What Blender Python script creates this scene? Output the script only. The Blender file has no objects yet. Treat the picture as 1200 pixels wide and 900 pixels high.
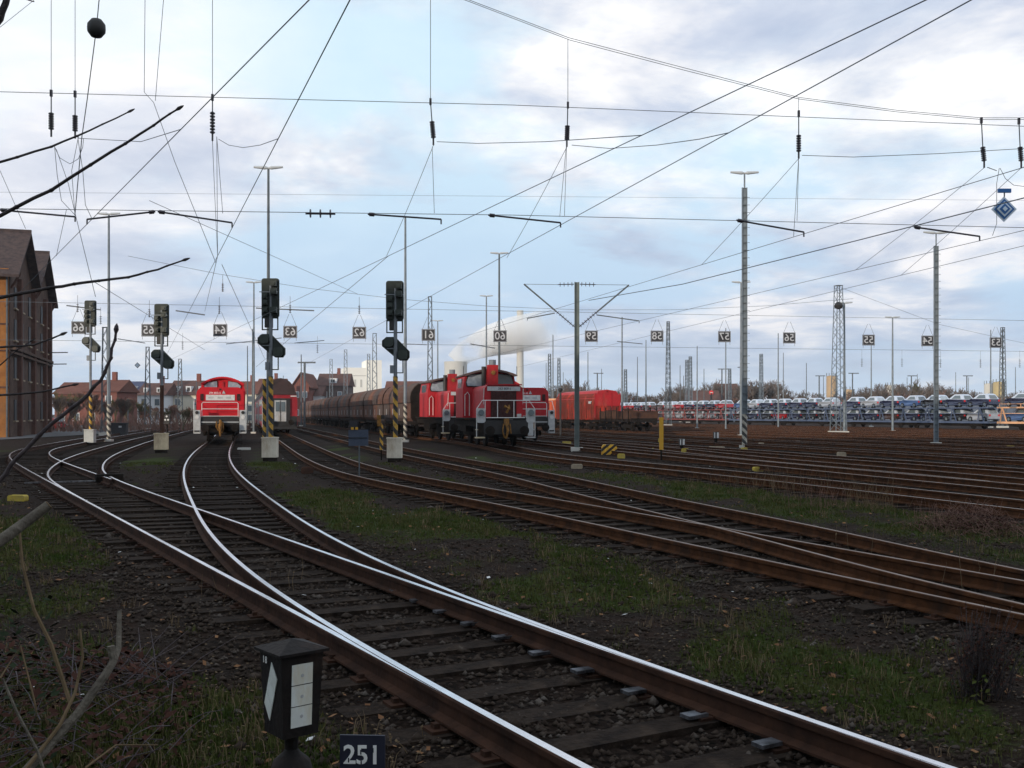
import bpy, math, random
import numpy as np
from mathutils import Vector, Matrix

random.seed(7)
rng = np.random.default_rng(11)
scene = bpy.context.scene
COL = scene.collection
PI = math.pi
F = 1200.0            # focal length in photo pixels (1200 px wide)
HZ = 485.0            # horizon row in the photo
CAM = 1.9             # camera height above the ground
RT = 0.2              # rail top above the ground


def P(px, py, Y):
    """Photo pixel at depth Y -> world point."""
    return Vector(((px - 600) * Y / F, Y, CAM - (py - HZ) * Y / F))


def G(px, py, z=0.0):
    Y = (CAM - z) * F / (py - HZ)
    return Vector(((px - 600) * Y / F, Y, z))


def GY(py, z=0.0):
    return (CAM - z) * F / (py - HZ)


# ------------------------------------------------------------------ materials
def mat(name, c1, c2=None, rough=0.7, metal=0.0, scale=6.0, bump=0.0, c3=None, spec=0.4, detail=6.0,
        bscale=None, lo=0.35, hi=0.65, coat=0.0):
    if rough >= .8: spec = min(spec, .05)
    m = bpy.data.materials.new(name)
    m.use_nodes = True
    nt = m.node_tree
    b = nt.nodes['Principled BSDF']
    b.inputs['Roughness'].default_value = rough
    b.inputs['Metallic'].default_value = metal
    b.inputs['Specular IOR Level'].default_value = spec
    if coat:
        b.inputs['Coat Weight'].default_value = coat
        b.inputs['Coat Roughness'].default_value = 0.15
    c1 = tuple(c1) + (1,)
    if c2 is None:
        b.inputs['Base Color'].default_value = c1
        if not bump:
            return m
    tc = nt.nodes.new('ShaderNodeTexCoord')
    if c2 is not None:
        c2 = tuple(c2) + (1,)
        n = nt.nodes.new('ShaderNodeTexNoise')
        n.inputs['Scale'].default_value = scale
        n.inputs['Detail'].default_value = detail
        n.inputs['Roughness'].default_value = 0.65
        nt.links.new(tc.outputs['Object'], n.inputs['Vector'])
        r = nt.nodes.new('ShaderNodeValToRGB')
        r.color_ramp.elements[0].position = lo
        r.color_ramp.elements[0].color = c1
        r.color_ramp.elements[1].position = hi
        r.color_ramp.elements[1].color = c2
        nt.links.new(n.outputs['Fac'], r.inputs['Fac'])
        out = r.outputs['Color']
        if c3 is not None:
            n2 = nt.nodes.new('ShaderNodeTexNoise')
            n2.inputs['Scale'].default_value = scale * 0.35
            n2.inputs['Detail'].default_value = 8
            n2.inputs['Roughness'].default_value = 0.75
            mp = nt.nodes.new('ShaderNodeMapping')
            mp.inputs['Location'].default_value = (3.1, 7.7, 1.3)
            mp.inputs['Scale'].default_value = (1, 1, 0.35)
            nt.links.new(tc.outputs['Object'], mp.inputs['Vector'])
            nt.links.new(mp.outputs['Vector'], n2.inputs['Vector'])
            r2 = nt.nodes.new('ShaderNodeValToRGB')
            r2.color_ramp.elements[0].position = 0.52
            r2.color_ramp.elements[1].position = 0.66
            nt.links.new(n2.outputs['Fac'], r2.inputs['Fac'])
            mx = nt.nodes.new('ShaderNodeMix')
            mx.data_type = 'RGBA'
            nt.links.new(r2.outputs['Color'], mx.inputs[0])
            nt.links.new(out, mx.inputs[6])
            mx.inputs[7].default_value = tuple(c3) + (1,)
            out = mx.outputs[2]
        nt.links.new(out, b.inputs['Base Color'])
    if bump:
        nb = nt.nodes.new('ShaderNodeTexNoise')
        nb.inputs['Scale'].default_value = bscale or scale * 4
        nb.inputs['Detail'].default_value = 5
        nt.links.new(tc.outputs['Object'], nb.inputs['Vector'])
        bp = nt.nodes.new('ShaderNodeBump')
        bp.inputs['Strength'].default_value = bump
        bp.inputs['Distance'].default_value = 0.03
        nt.links.new(nb.outputs['Fac'], bp.inputs['Height'])
        nt.links.new(bp.outputs['Normal'], b.inputs['Normal'])
    return m


def stripe_mat(name, ca, cb, period=0.42, slope=1.0):
    """Diagonal hazard stripes running round a post."""
    m = bpy.data.materials.new(name)
    m.use_nodes = True
    nt = m.node_tree
    b = nt.nodes['Principled BSDF']
    b.inputs['Roughness'].default_value = 0.6
    tc = nt.nodes.new('ShaderNodeTexCoord')
    s = nt.nodes.new('ShaderNodeSeparateXYZ')
    nt.links.new(tc.outputs['Object'], s.inputs[0])
    mu = nt.nodes.new('ShaderNodeMath'); mu.operation = 'MULTIPLY_ADD'
    nt.links.new(s.outputs['X'], mu.inputs[0]); mu.inputs[1].default_value = slope
    nt.links.new(s.outputs['Z'], mu.inputs[2])
    md = nt.nodes.new('ShaderNodeMath'); md.operation = 'MULTIPLY'
    nt.links.new(mu.outputs[0], md.inputs[0]); md.inputs[1].default_value = 1 / period
    fr = nt.nodes.new('ShaderNodeMath'); fr.operation = 'FRACT'
    nt.links.new(md.outputs[0], fr.inputs[0])
    gt = nt.nodes.new('ShaderNodeMath'); gt.operation = 'GREATER_THAN'
    nt.links.new(fr.outputs[0], gt.inputs[0]); gt.inputs[1].default_value = 0.5
    mx = nt.nodes.new('ShaderNodeMix'); mx.data_type = 'RGBA'
    nt.links.new(gt.outputs[0], mx.inputs[0])
    mx.inputs[6].default_value = tuple(ca) + (1,)
    mx.inputs[7].default_value = tuple(cb) + (1,)
    n = nt.nodes.new('ShaderNodeTexNoise'); n.inputs['Scale'].default_value = 9; n.inputs['Detail'].default_value = 6
    nt.links.new(tc.outputs['Object'], n.inputs['Vector'])
    mx2 = nt.nodes.new('ShaderNodeMix'); mx2.data_type = 'RGBA'; mx2.blend_type = 'MULTIPLY'
    mx2.inputs[0].default_value = 0.7
    nt.links.new(mx.outputs[2], mx2.inputs[6])
    r = nt.nodes.new('ShaderNodeValToRGB')
    r.color_ramp.elements[0].position = 0.35; r.color_ramp.elements[0].color = (0.3, 0.24, 0.2, 1)
    r.color_ramp.elements[1].position = 0.55
    nt.links.new(n.outputs['Fac'], r.inputs['Fac'])
    nt.links.new(r.outputs['Color'], mx2.inputs[7])
    nt.links.new(mx2.outputs[2], b.inputs['Base Color'])
    return m


M = {}
M['rail_side'] = mat('rusty_rail_side', (0.038, 0.017, 0.009), (0.085, 0.036, 0.017), 0.85, 0, 5, 0.3, c3=(0.03, 0.018, 0.013), spec=0.2)
M['rail_side_dark'] = mat('oily_rail_side', (0.026, 0.015, 0.012), (0.06, 0.03, 0.02), 0.8, 0, 4, 0.3, spec=0.2)
M['rail_shine'] = mat('polished_rail_head', (0.75, 0.76, 0.8), (0.6, 0.6, 0.63), 0.24, 1.0, 3, 0)
M['rail_worn'] = mat('worn_rail_head', (0.11, 0.062, 0.042), (0.2, 0.14, 0.11), 0.5, 0.5, 1.2, 0)
M['rail_mid'] = mat('used_rail_head', (0.2, 0.155, 0.13), (0.34, 0.29, 0.26), 0.42, 0.75, 0.25, 0)
M['sleeper'] = mat('creosoted_timber', (0.012, 0.009, 0.008), (0.032, 0.023, 0.018), 0.9, 0, 7, 0.6, c3=(0.05, 0.035, 0.026), spec=0.12)
M['sleeper_rust'] = mat('rust_dusted_timber', (0.02, 0.014, 0.0115), (0.042, 0.029, 0.022), 0.9, 0, 4, 0.4, spec=0.2)
M['chair'] = mat('greased_slide_plate', (0.3, 0.31, 0.35), (0.05, 0.05, 0.055), 0.35, 0.8, 9)
M['galv'] = mat('galvanised_steel', (0.12, 0.15, 0.175), (0.19, 0.22, 0.25), 0.6, 0.25, 2.5, 0)
M['galv_dark'] = mat('weathered_galvanised_steel', (0.07, 0.085, 0.10), (0.12, 0.14, 0.155), 0.65, 0.2, 2.0, 0)
M['mast_green'] = mat('grey_green_mast_paint', (0.10, 0.125, 0.125), (0.15, 0.175, 0.17), 0.65, 0.1, 2.0, 0)
M['lamp_white'] = mat('pale_lamp_housing', (0.42, 0.45, 0.48), None, 0.4)
M['signal'] = mat('signal_back_paint', (0.012, 0.017, 0.015), (0.02, 0.027, 0.023), 0.6, 0, 5, 0, spec=0.3)
M['signal_lens'] = mat('lens_housing_paint', (0.018, 0.026, 0.022), (0.03, 0.04, 0.034), 0.5, 0, 5, 0, spec=0.4)
M['signal_mast'] = mat('signal_mast_steel', (0.13, 0.145, 0.165), (0.19, 0.21, 0.23), 0.6, 0.2, 3)
M['hazard'] = stripe_mat('yellow_black_stripes', (0.52, 0.3, 0.035), (0.018, 0.017, 0.018), 0.46, 1.2)
M['hazard_small'] = stripe_mat('yellow_black_stripes_small', (0.6, 0.33, 0.03), (0.018, 0.017, 0.018), 0.34, 1.4)
M['hazard_white'] = stripe_mat('white_black_stripes', (0.42, 0.4, 0.34), (0.03, 0.03, 0.03), 0.42, 1.0)
M['base_box'] = mat('pale_signal_base_paint', (0.62, 0.57, 0.48), (0.52, 0.47, 0.39), 0.7, 0, 4, 0.1, c3=(0.4, 0.33, 0.25))
M['base_box_tan'] = mat('yellowed_signal_base_paint', (0.6, 0.5, 0.33), (0.5, 0.4, 0.27), 0.7, 0, 4, 0.1, c3=(0.36, 0.27, 0.18))
M['base_box_grey'] = mat('grey_signal_base_paint', (0.4, 0.41, 0.4), (0.32, 0.33, 0.32), 0.7, 0, 4, 0.1)
M['black'] = mat('black_paint', (0.012, 0.012, 0.013), (0.022, 0.02, 0.02), 0.6, 0, 5)
M['black_rust'] = mat('lantern_black_rusty', (0.007, 0.0055, 0.006), (0.015, 0.011, 0.010), 0.7, 0, 9, 0.2, c3=(0.032, 0.018, 0.013), spec=0.2)
M['under'] = mat('underframe_grime', (0.009, 0.0075, 0.007), (0.022, 0.017, 0.014), 0.85, 0, 3)
M['opal'] = mat('opal_glass', (0.72, 0.76, 0.74), (0.6, 0.62, 0.6), 0.25, 0, 6, 0, c3=(0.6, 0.55, 0.42))
M['white'] = mat('white_paint', (0.62, 0.62, 0.62), (0.48, 0.48, 0.47), 0.55, 0, 6)
M['grey_white'] = mat('grey_white_paint', (0.34, 0.36, 0.38), (0.45, 0.46, 0.47), 0.5, 0, 5, c3=(0.3, 0.28, 0.26))
M['board_text'] = mat('board_lettering', (0.42, 0.44, 0.48), None, 0.6)
M['text_white'] = mat('white_lettering', (0.8, 0.8, 0.8), None, 0.6)
M['board_black'] = mat('number_board_black', (0.02, 0.02, 0.025), None, 0.6)
M['board_white'] = mat('number_board_white', (0.3, 0.32, 0.36), None, 0.6)
M['plate_navy'] = mat('number_plate_navy', (0.012, 0.014, 0.03), (0.018, 0.02, 0.04), 0.55, 0, 12)
M['loco_red'] = mat('locomotive_red', (0.44, 0.009, 0.018), (0.5, 0.013, 0.022), 0.5, 0, 2.5, 0, c3=(0.30, 0.016, 0.02), spec=0.25)
M['loco_red_dull'] = mat('shaded_locomotive_red', (0.33, 0.012, 0.018), (0.40, 0.018, 0.024), 0.55, 0, 2.5, 0, c3=(0.2, 0.02, 0.02), spec=0.25)  # darker red with shade put into the colour
M['roof_dark'] = mat('grey_brown_roof', (0.06, 0.045, 0.042), (0.10, 0.06, 0.055), 0.7, 0, 2)
M['coach_roof'] = mat('sooty_coach_roof', (0.03, 0.017, 0.017), (0.05, 0.026, 0.026), 0.7, 0, 2)
M['glass'] = mat('window_glass', (0.10, 0.13, 0.15), None, 0.08, 0.0, spec=1.0)
M['glass_sky'] = mat('sky_toned_window_glass', (0.40, 0.46, 0.52), (0.2, 0.25, 0.3), 0.12, 0.0, 2.2, spec=1.0)  # bright sky in the panes is put into the glass colour
M['grille'] = mat('radiator_grille_dark', (0.035, 0.018, 0.018), (0.07, 0.03, 0.028), 0.8, 0, 9)
M['coupler'] = mat('yellow_brown_coupler', (0.30, 0.15, 0.04), (0.10, 0.055, 0.025), 0.8, 0, 8, 0.3)
M['hopper'] = mat('hopper_rust_brown', (0.09, 0.05, 0.042), (0.14, 0.075, 0.055), 0.85, 0, 0.9, 0.1, c3=(0.24, 0.10, 0.06), spec=0.25)
M['hopper2'] = mat('hopper_grey_brown', (0.075, 0.06, 0.058), (0.11, 0.08, 0.07), 0.85, 0, 0.9, 0.1, c3=(0.16, 0.085, 0.06), spec=0.25)
M['coach_red'] = mat('coach_red', (0.27, 0.009, 0.017), (0.22, 0.010, 0.017), 0.45, 0, 3, 0, c3=(0.36, 0.03, 0.04))
M['wagon_red'] = mat('bright_wagon_red', (0.40, 0.008, 0.013), (0.31, 0.009, 0.013), 0.6, 0, 1.5, 0, c3=(0.36, 0.05, 0.035))
M['wagon_rust'] = mat('rusty_wagon_side', (0.2, 0.024, 0.018), (0.11, 0.036, 0.026), 0.8, 0, 1.5, 0, c3=(0.5, 0.05, 0.03))
M['wagon_orange'] = mat('orange_wagon_paint', (0.6, 0.10, 0.035), (0.48, 0.10, 0.045), 0.65, 0, 2, 0, c3=(0.42, 0.11, 0.05))
M['rust'] = mat('old_rust', (0.09, 0.045, 0.03), (0.05, 0.03, 0.025), 0.9, 0, 3)
M['blue_steel'] = mat('blue_transporter_steel', (0.05, 0.075, 0.14), (0.09, 0.115, 0.18), 0.6, 0, 2)
M['tan_steel'] = mat('tan_transporter_steel', (0.72, 0.4, 0.22), (0.6, 0.33, 0.19), 0.6, 0, 2)
M['redbrown_steel'] = mat('red_transporter_steel', (0.24, 0.05, 0.045), (0.15, 0.05, 0.045), 0.65, 0, 2)
M['film'] = mat('sky_tinted_transport_film', (0.55, 0.62, 0.74), (0.42, 0.49, 0.6), 0.28, 0, 3, spec=0.6)  # protective film, white-blue of the reflected sky mixed into its colour
for nm, c in (('car_navy', (0.02, 0.025, 0.06)), ('car_black', (0.016, 0.016, 0.02)), ('car_red', (0.26, 0.015, 0.02)),
              ('car_silver', (0.36, 0.38, 0.42)), ('car_brown', (0.06, 0.03, 0.022)), ('car_blue', (0.06, 0.12, 0.28))):
    M[nm] = mat(nm, c, None, 0.25, 0.2, spec=0.6, coat=0.5)
M['tyre'] = mat('tyre_rubber', (0.02, 0.02, 0.02), None, 0.9)
M['brick_sunlit'] = mat('sunlit_gable_brick', (0.33, 0.15, 0.05), (0.24, 0.10, 0.036), 0.85, 0, 1.5, 0.2, c3=(0.2, 0.1, 0.05))  # gable brick with warm sunlight put into its colour
M['brick_shaded'] = mat('shaded_wall_brick', (0.065, 0.045, 0.04), (0.11, 0.075, 0.06), 0.9, 0, 1.2, 0.2)  # same brick, colour darkened for the wall turned from the sun
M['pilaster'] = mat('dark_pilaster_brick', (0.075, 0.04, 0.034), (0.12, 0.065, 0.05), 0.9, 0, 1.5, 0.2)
M['tile_dark'] = mat('dark_roof_tiles', (0.05, 0.04, 0.042), (0.09, 0.065, 0.06), 0.85, 0, 2.5, 0.2)
M['tile_red'] = mat('red_brown_roof_tiles', (0.12, 0.055, 0.045), (0.16, 0.075, 0.06), 0.85, 0, 0.8, 0.2)
M['tile_brown'] = mat('brown_roof_tiles', (0.09, 0.055, 0.05), (0.12, 0.07, 0.062), 0.85, 0, 0.8, 0.2)
M['tile_blue'] = mat('slate_blue_roof_tiles', (0.03, 0.04, 0.09), (0.05, 0.06, 0.12), 0.7, 0, 0.8, 0.2)
M['plaster'] = mat('cream_plaster', (0.55, 0.5, 0.4), (0.62, 0.58, 0.48), 0.85, 0, 0.5)
M['plaster_white'] = mat('white_plaster', (0.62, 0.64, 0.66), (0.55, 0.57, 0.6), 0.85, 0, 0.5)
M['brick_red'] = mat('red_brick', (0.20, 0.085, 0.07), (0.16, 0.07, 0.06), 0.85, 0, 1.0)
M['plant_white'] = mat('pale_plant_cladding', (0.85, 0.84, 0.78), (0.8, 0.78, 0.72), 0.7, 0, 0.08)
M['concrete'] = mat('pale_concrete', (0.55, 0.54, 0.5), (0.46, 0.45, 0.42), 0.8, 0, 0.05)
M['concrete_block'] = mat('mossy_concrete', (0.36, 0.3, 0.22), (0.24, 0.2, 0.15), 0.9, 0, 9, 0.5)
M['yellow_block'] = mat('yellow_painted_concrete', (0.50, 0.38, 0.06), (0.36, 0.28, 0.09), 0.85, 0, 9, 0.4)
M['yellow_post'] = mat('yellow_post_paint', (0.62, 0.34, 0.02), (0.52, 0.28, 0.03), 0.6, 0, 6)
M['silo_tan'] = mat('tan_silo_paint', (0.42, 0.30, 0.18), (0.36, 0.25, 0.15), 0.7, 0, 0.3)
M['silo_yellow'] = mat('yellow_silo_paint', (0.42, 0.34, 0.17), (0.36, 0.28, 0.15), 0.7, 0, 0.3)
M['bark'] = mat('grey_brown_bark', (0.09, 0.078, 0.066), (0.17, 0.15, 0.125), 0.9, 0, 12, 0.5)
M['bark_dark'] = mat('dark_twig_bark', (0.022, 0.017, 0.02), (0.045, 0.034, 0.036), 0.7, 0, 30, 0.3)
M['bark_plum'] = mat('purplish_twig_bark', (0.04, 0.03, 0.036), (0.08, 0.06, 0.065), 0.75, 0, 25, 0.3)
M['bark_far'] = mat('brown_winter_twigs', (0.11, 0.09, 0.08), (0.16, 0.13, 0.115), 0.95, 0, 0.4)
M['bark_red'] = mat('reddish_winter_twigs', (0.15, 0.085, 0.07), (0.2, 0.125, 0.10), 0.95, 0, 0.4)
M['bark_olive'] = mat('olive_winter_twigs', (0.085, 0.08, 0.045), (0.12, 0.105, 0.06), 0.95, 0, 0.4)
M['straw'] = mat('dry_grass_stalk', (0.10, 0.07, 0.042), (0.18, 0.13, 0.08), 0.9, 0, 9)
M['bramble_leaf'] = mat('dull_red_bramble_leaf', (0.03, 0.013, 0.011), (0.06, 0.027, 0.02), 0.85, 0, 5, spec=0.15)
M['ivy'] = mat('dark_ivy_leaf', (0.010, 0.016, 0.008), (0.02, 0.03, 0.014), 0.85, 0, 9, spec=0.1)
M['grass'] = mat('grass_blade', (0.034, 0.058, 0.010), (0.085, 0.08, 0.03), 0.8, 0, 1.3)
M['leaf'] = mat('fallen_leaf', (0.12, 0.055, 0.03), (0.22, 0.12, 0.06), 0.8, 0, 3)
M['stone'] = mat('ballast_stone', (0.018, 0.013, 0.011), (0.06, 0.045, 0.036), 0.95, 0, 9.1, 0, c3=(0.11, 0.095, 0.085), spec=0.15, lo=.3, hi=.7)
M['paper'] = mat('white_litter', (0.6, 0.6, 0.6), None, 0.8)
M['wire'] = mat('overhead_wire_metal', (0.10, 0.115, 0.135), None, 0.7, 0.0)
M['insul'] = mat('dark_insulator', (0.02, 0.016, 0.022), (0.035, 0.025, 0.035), 0.35, 0, 6, spec=0.5)
M['blue_sign'] = mat('sign_blue', (0.03, 0.15, 0.42), None, 0.5)
M['white_sign'] = mat('sign_white', (0.66, 0.76, 0.86), None, 0.5)
M['sign_back'] = mat('blue_grey_sign_back', (0.035, 0.05, 0.085), (0.05, 0.065, 0.1), 0.6, 0, 6)
M['sign_red'] = mat('sign_red', (0.6, 0.02, 0.02), None, 0.5)
M['cab_dark'] = mat('dark_cabinet', (0.018, 0.02, 0.026), None, 0.6)
M['fence_blue'] = mat('blue_grey_sheeting', (0.08, 0.10, 0.14), (0.11, 0.135, 0.18), 0.7, 0, 0.2)
M['asphalt'] = mat('asphalt', (0.10, 0.10, 0.105), (0.13, 0.13, 0.135), 0.9, 0, 0.6)
M['mound'] = mat('mound_turf', (0.05, 0.10, 0.016), (0.09, 0.14, 0.03), 0.9, 0, 2.5, 0.5)


# ------------------------------------------------------------------ mesh builder
class MB:
    def __init__(s):
        s.v = []; s.f = []; s.m = []; s.M = Matrix.Identity(4); s.mi = 0

    def add(s, vs, fs, mi=None):
        k = len(s.v)
        s.v += [tuple(s.M @ Vector(p)) for p in vs]
        for f in fs:
            s.f.append(tuple(k + i for i in f)); s.m.append(s.mi if mi is None else mi)
        return s

    def box(s, c, d, mi=None, rz=0.0, R=None, top=1.0):
        x, y, z = d[0] / 2, d[1] / 2, d[2] / 2
        vs = [(-x, -y, -z), (x, -y, -z), (x, y, -z), (-x, y, -z), (-x * top, -y * top, z), (x * top, -y * top, z), (x * top, y * top, z), (-x * top, y * top, z)]
        if R is None and rz:
            R = Matrix.Rotation(rz, 3, 'Z')
        vs = [Vector(p) for p in vs]
        if R is not None:
            vs = [R @ p for p in vs]
        c = Vector(c)
        return s.add([p + c for p in vs], [(3, 2, 1, 0), (4, 5, 6, 7), (0, 1, 5, 4), (1, 2, 6, 5), (2, 3, 7, 6), (3, 0, 4, 7)], mi)

    def bar(s, a, b, w, h=None, mi=None):
        """Square bar from a to b."""
        return s.tube([a, b], [w * 0.7071, w * 0.7071], 4, mi, twist=PI / 4)

    def tube(s, pts, r, n=6, mi=None, cap=True, twist=0.0):
        pts = [Vector(p) for p in pts]
        if not hasattr(r, '__len__'):
            r = [r] * len(pts)
        rings = []
        t0 = (pts[1] - pts[0]).normalized()
        up = Vector((0, 0, 1)) if abs(t0.z) < 0.9 else Vector((0, 1, 0))
        u = up.cross(t0).normalized()
        vs = []
        for i, p in enumerate(pts):
            t = (pts[min(i + 1, len(pts) - 1)] - pts[max(i - 1, 0)])
            if t.length < 1e-9:
                t = t0
            t.normalize()
            u = (u - t * u.dot(t))
            if u.length < 1e-6:
                u = Vector((1, 0, 0)) - t * t.x
            u.normalize()
            w = t.cross(u)
            for k in range(n):
                a = twist + 2 * PI * k / n
                vs.append(p + (u * math.cos(a) + w * math.sin(a)) * r[i])
        fs = []
        for i in range(len(pts) - 1):
            for k in range(n):
                a = i * n + k; b = i * n + (k + 1) % n
                fs.append((a, b, b + n, a + n))
        if cap and n > 2:
            fs.append(tuple(range(n - 1, -1, -1)))
            L = (len(pts) - 1) * n
            fs.append(tuple(range(L, L + n)))
        return s.add(vs, fs, mi)

    def lathe(s, prof, c, n=12, mi=None, R=None):
        vs = []; c = Vector(c)
        for (r, z) in prof:
            for k in range(n):
                a = 2 * PI * k / n
                p = Vector((r * math.cos(a), r * math.sin(a), z))
                if R is not None:
                    p = R @ p
                vs.append(p + c)
        fs = []
        for i in range(len(prof) - 1):
            for k in range(n):
                a = i * n + k; b = i * n + (k + 1) % n
                fs.append((a, b, b + n, a + n))
        fs.append(tuple(range(n - 1, -1, -1)))
        L = (len(prof) - 1) * n
        fs.append(tuple(range(L, L + n)))
        return s.add(vs, fs, mi)

    def prism(s, poly, axis, a, b, mi=None):
        """poly in the two other axes (order kept), extruded along axis from a to b."""
        n = len(poly)
        def mk(p, t):
            if axis == 'x': return (t, p[0], p[1])
            if axis == 'y': return (p[0], t, p[1])
            return (p[0], p[1], t)
        vs = [mk(p, a) for p in poly] + [mk(p, b) for p in poly]
        fs = [tuple(range(n - 1, -1, -1)), tuple(range(n, 2 * n))]
        for i in range(n):
            j = (i + 1) % n
            fs.append((i, j, j + n, i + n))
        return s.add(vs, fs, mi)

    def loft(s, prof, mi=None):
        """prof: closed side outline [(y, z, halfwidth)]; left and right caps plus the skin between."""
        n = len(prof)
        vs = [(-w, y, z) for (y, z, w) in prof] + [(w, y, z) for (y, z, w) in prof]
        fs = [tuple(range(n)), tuple(range(2 * n - 1, n - 1, -1))]
        for i in range(n):
            j = (i + 1) % n
            fs.append((i, i + n, j + n, j))
        return s.add(vs, fs, mi)

    def quad(s, a, b, c, d, mi=None):
        return s.add([a, b, c, d], [(0, 1, 2, 3)], mi)

    def build(s, name, mats, parent=None, loc=None, rz=None, smooth=False):
        me = bpy.data.meshes.new(name)
        me.from_pydata(s.v, [], s.f)
        if not isinstance(mats, (list, tuple)):
            mats = [mats]
        for m in mats:
            me.materials.append(M[m] if isinstance(m, str) else m)
        if len(mats) > 1:
            me.polygons.foreach_set('material_index', s.m)
        if smooth:
            me.polygons.foreach_set('use_smooth', [True] * len(me.polygons))
        me.update()
        import bmesh
        bm = bmesh.new(); bm.from_mesh(me)
        bmesh.ops.recalc_face_normals(bm, faces=bm.faces)
        bm.to_mesh(me); bm.free()
        if smooth:
            try:
                me.set_sharp_from_angle(angle=0.7)
            except Exception:
                pass
        return link(name, me, parent, loc, rz)


def link(name, me, parent=None, loc=None, rz=None):
    o = bpy.data.objects.new(name, me)
    COL.objects.link(o)
    if parent is not None:
        o.parent = parent
    if loc is not None:
        o.location = loc
    if rz is not None:
        o.rotation_euler = (0, 0, rz)
    return o


def tag(o, label=None, cat=None, group=None, kind=None):
    if label: o['label'] = label
    if cat: o['category'] = cat
    if group: o['group'] = group
    if kind: o['kind'] = kind
    return o


def thing(name, label, cat, loc=(0, 0, 0), rz=0.0, group=None):
    o = bpy.data.objects.new(name, None)
    o.empty_display_size = 0.3
    COL.objects.link(o)
    o.location = loc
    o.rotation_euler = (0, 0, rz)
    return tag(o, label, cat, group)


def copy_tree(o, parent=None, loc=None, rz=None, label=None, group=None):
    c = o.copy()
    COL.objects.link(c)
    if parent is not None:
        c.parent = parent
    if loc is not None: c.location = loc
    if rz is not None: c.rotation_euler = (0, 0, rz)
    if label: c['label'] = label
    if group: c['group'] = group
    for ch in list(o.children):
        copy_tree(ch, c)
    return c


def text_mesh(body, size, mirrored=False, extrude=0.004, bold=0.0):
    cu = bpy.data.curves.new('lettering', 'FONT')
    cu.body = body; cu.size = size; cu.align_x = 'CENTER'; cu.align_y = 'CENTER'
    cu.extrude = extrude; cu.offset = bold; cu.resolution_u = 3
    ob = bpy.data.objects.new('lettering', cu)
    COL.objects.link(ob)
    dg = bpy.context.evaluated_depsgraph_get()
    me = bpy.data.meshes.new_from_object(ob.evaluated_get(dg))
    bpy.data.objects.remove(ob)
    n = len(me.vertices)
    co = np.empty(n * 3); me.vertices.foreach_get('co', co); co = co.reshape(-1, 3)
    out = np.stack([-co[:, 0] if mirrored else co[:, 0], -co[:, 2], co[:, 1]], 1)
    me.vertices.foreach_set('co', out.ravel())
    me.materials.clear(); me.materials.append(M['text_white'])
    me.update()
    return me


# ------------------------------------------------------------------ track geometry
def spline(pts):
    """Natural cubic X(Y) through (Y, X) knots."""
    p = sorted(pts)
    y = np.array([a for a, _ in p], float); x = np.array([b for _, b in p], float)
    n = len(y); h = np.diff(y)
    A = np.zeros((n, n)); r = np.zeros(n)
    A[0, 0] = A[-1, -1] = 1
    for i in range(1, n - 1):
        A[i, i - 1] = h[i - 1]; A[i, i] = 2 * (h[i - 1] + h[i]); A[i, i + 1] = h[i]
        r[i] = 6 * ((x[i + 1] - x[i]) / h[i] - (x[i] - x[i - 1]) / h[i - 1])
    m = np.linalg.solve(A, r)
    def f(Y):
        Y = np.asarray(Y, float)
        i = np.clip(np.searchsorted(y, Y) - 1, 0, n - 2)
        d = Y - y[i]; hi = h[i]
        return (x[i] + d * ((x[i + 1] - x[i]) / hi - hi * (2 * m[i] + m[i + 1]) / 6) + d * d * m[i] / 2 + d ** 3 * (m[i + 1] - m[i]) / (6 * hi))
    return f


def curve_pts(f, y0, y1):
    """Dense points: finer close to the camera."""
    ys = [y0]
    while ys[-1] < y1:
        ys.append(ys[-1] + min(4.0, max(0.25, 0.02 * ys[-1])))
    ys[-1] = y1
    ys = np.array(ys)
    return np.stack([f(ys), ys], 1)


def offset(pts, d):
    """Offset to the right of the travel direction (+Y) by d."""
    t = np.gradient(pts, axis=0)
    t /= np.linalg.norm(t, axis=1)[:, None]
    return pts + d * np.stack([t[:, 1], -t[:, 0]], 1)


GA = 1.505
railA = curve_pts(spline([(0.5, 2.9), (4.9, .37), (15, -5.44), (26, -11.78), (34, -16.35), (39.2, -19.2), (48.6, -23.4), (55, -25.4), (68, -29), (90, -34.6), (120, -42), (300, -86)]), 1.0, 300)
railB = curve_pts(spline([(0.5, 4.64), (4.9, 2.1), (15, -3.7), (21, -7.16), (25, -9.42), (28.6, -11.3), (32.9, -13.15), (38.5, -15.2), (51, -19), (61.8, -22), (90, -29.3), (117, -36), (300, -80)]), 1.0, 300)
railF = curve_pts(spline([(0.5, 4.8), (4.92, 2.1), (10.57, -.95), (19.4, -4.45), (29.1, -7.75), (37.1, -10.2), (61.8, -16.85), (90, -24.3), (300, -80)]), 1.0, 300)
rail4 = curve_pts(spline([(0.5, 7.9), (3.3, 6.7), (8.68, 4.34), (14, 2.05), (18.7, 0), (23, -2.0), (27.9, -4.19), (36.3, -7.04), (50, -10.8), (69, -15.8), (120, -29.2), (300, -77)]), 1.0, 300)
rail5 = curve_pts(spline([(0.5, 9.4), (3, 8.5), (5.5, 7.5), (8.1, 6.5), (11.1, 5.57), (15.6, 4.55), (20, 3.4), (29, 1.18), (37.2, -1.3), (49.8, -4.97), (66.5, -9.5), (117, -23), (300, -72)]), 1.0, 300)
c1 = offset(railA, GA / 2); c2 = offset(railB, -GA / 2); c3 = offset(railF, -GA / 2)
c4 = offset(rail4, GA / 2); c5 = offset(rail5, -GA / 2)
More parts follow.
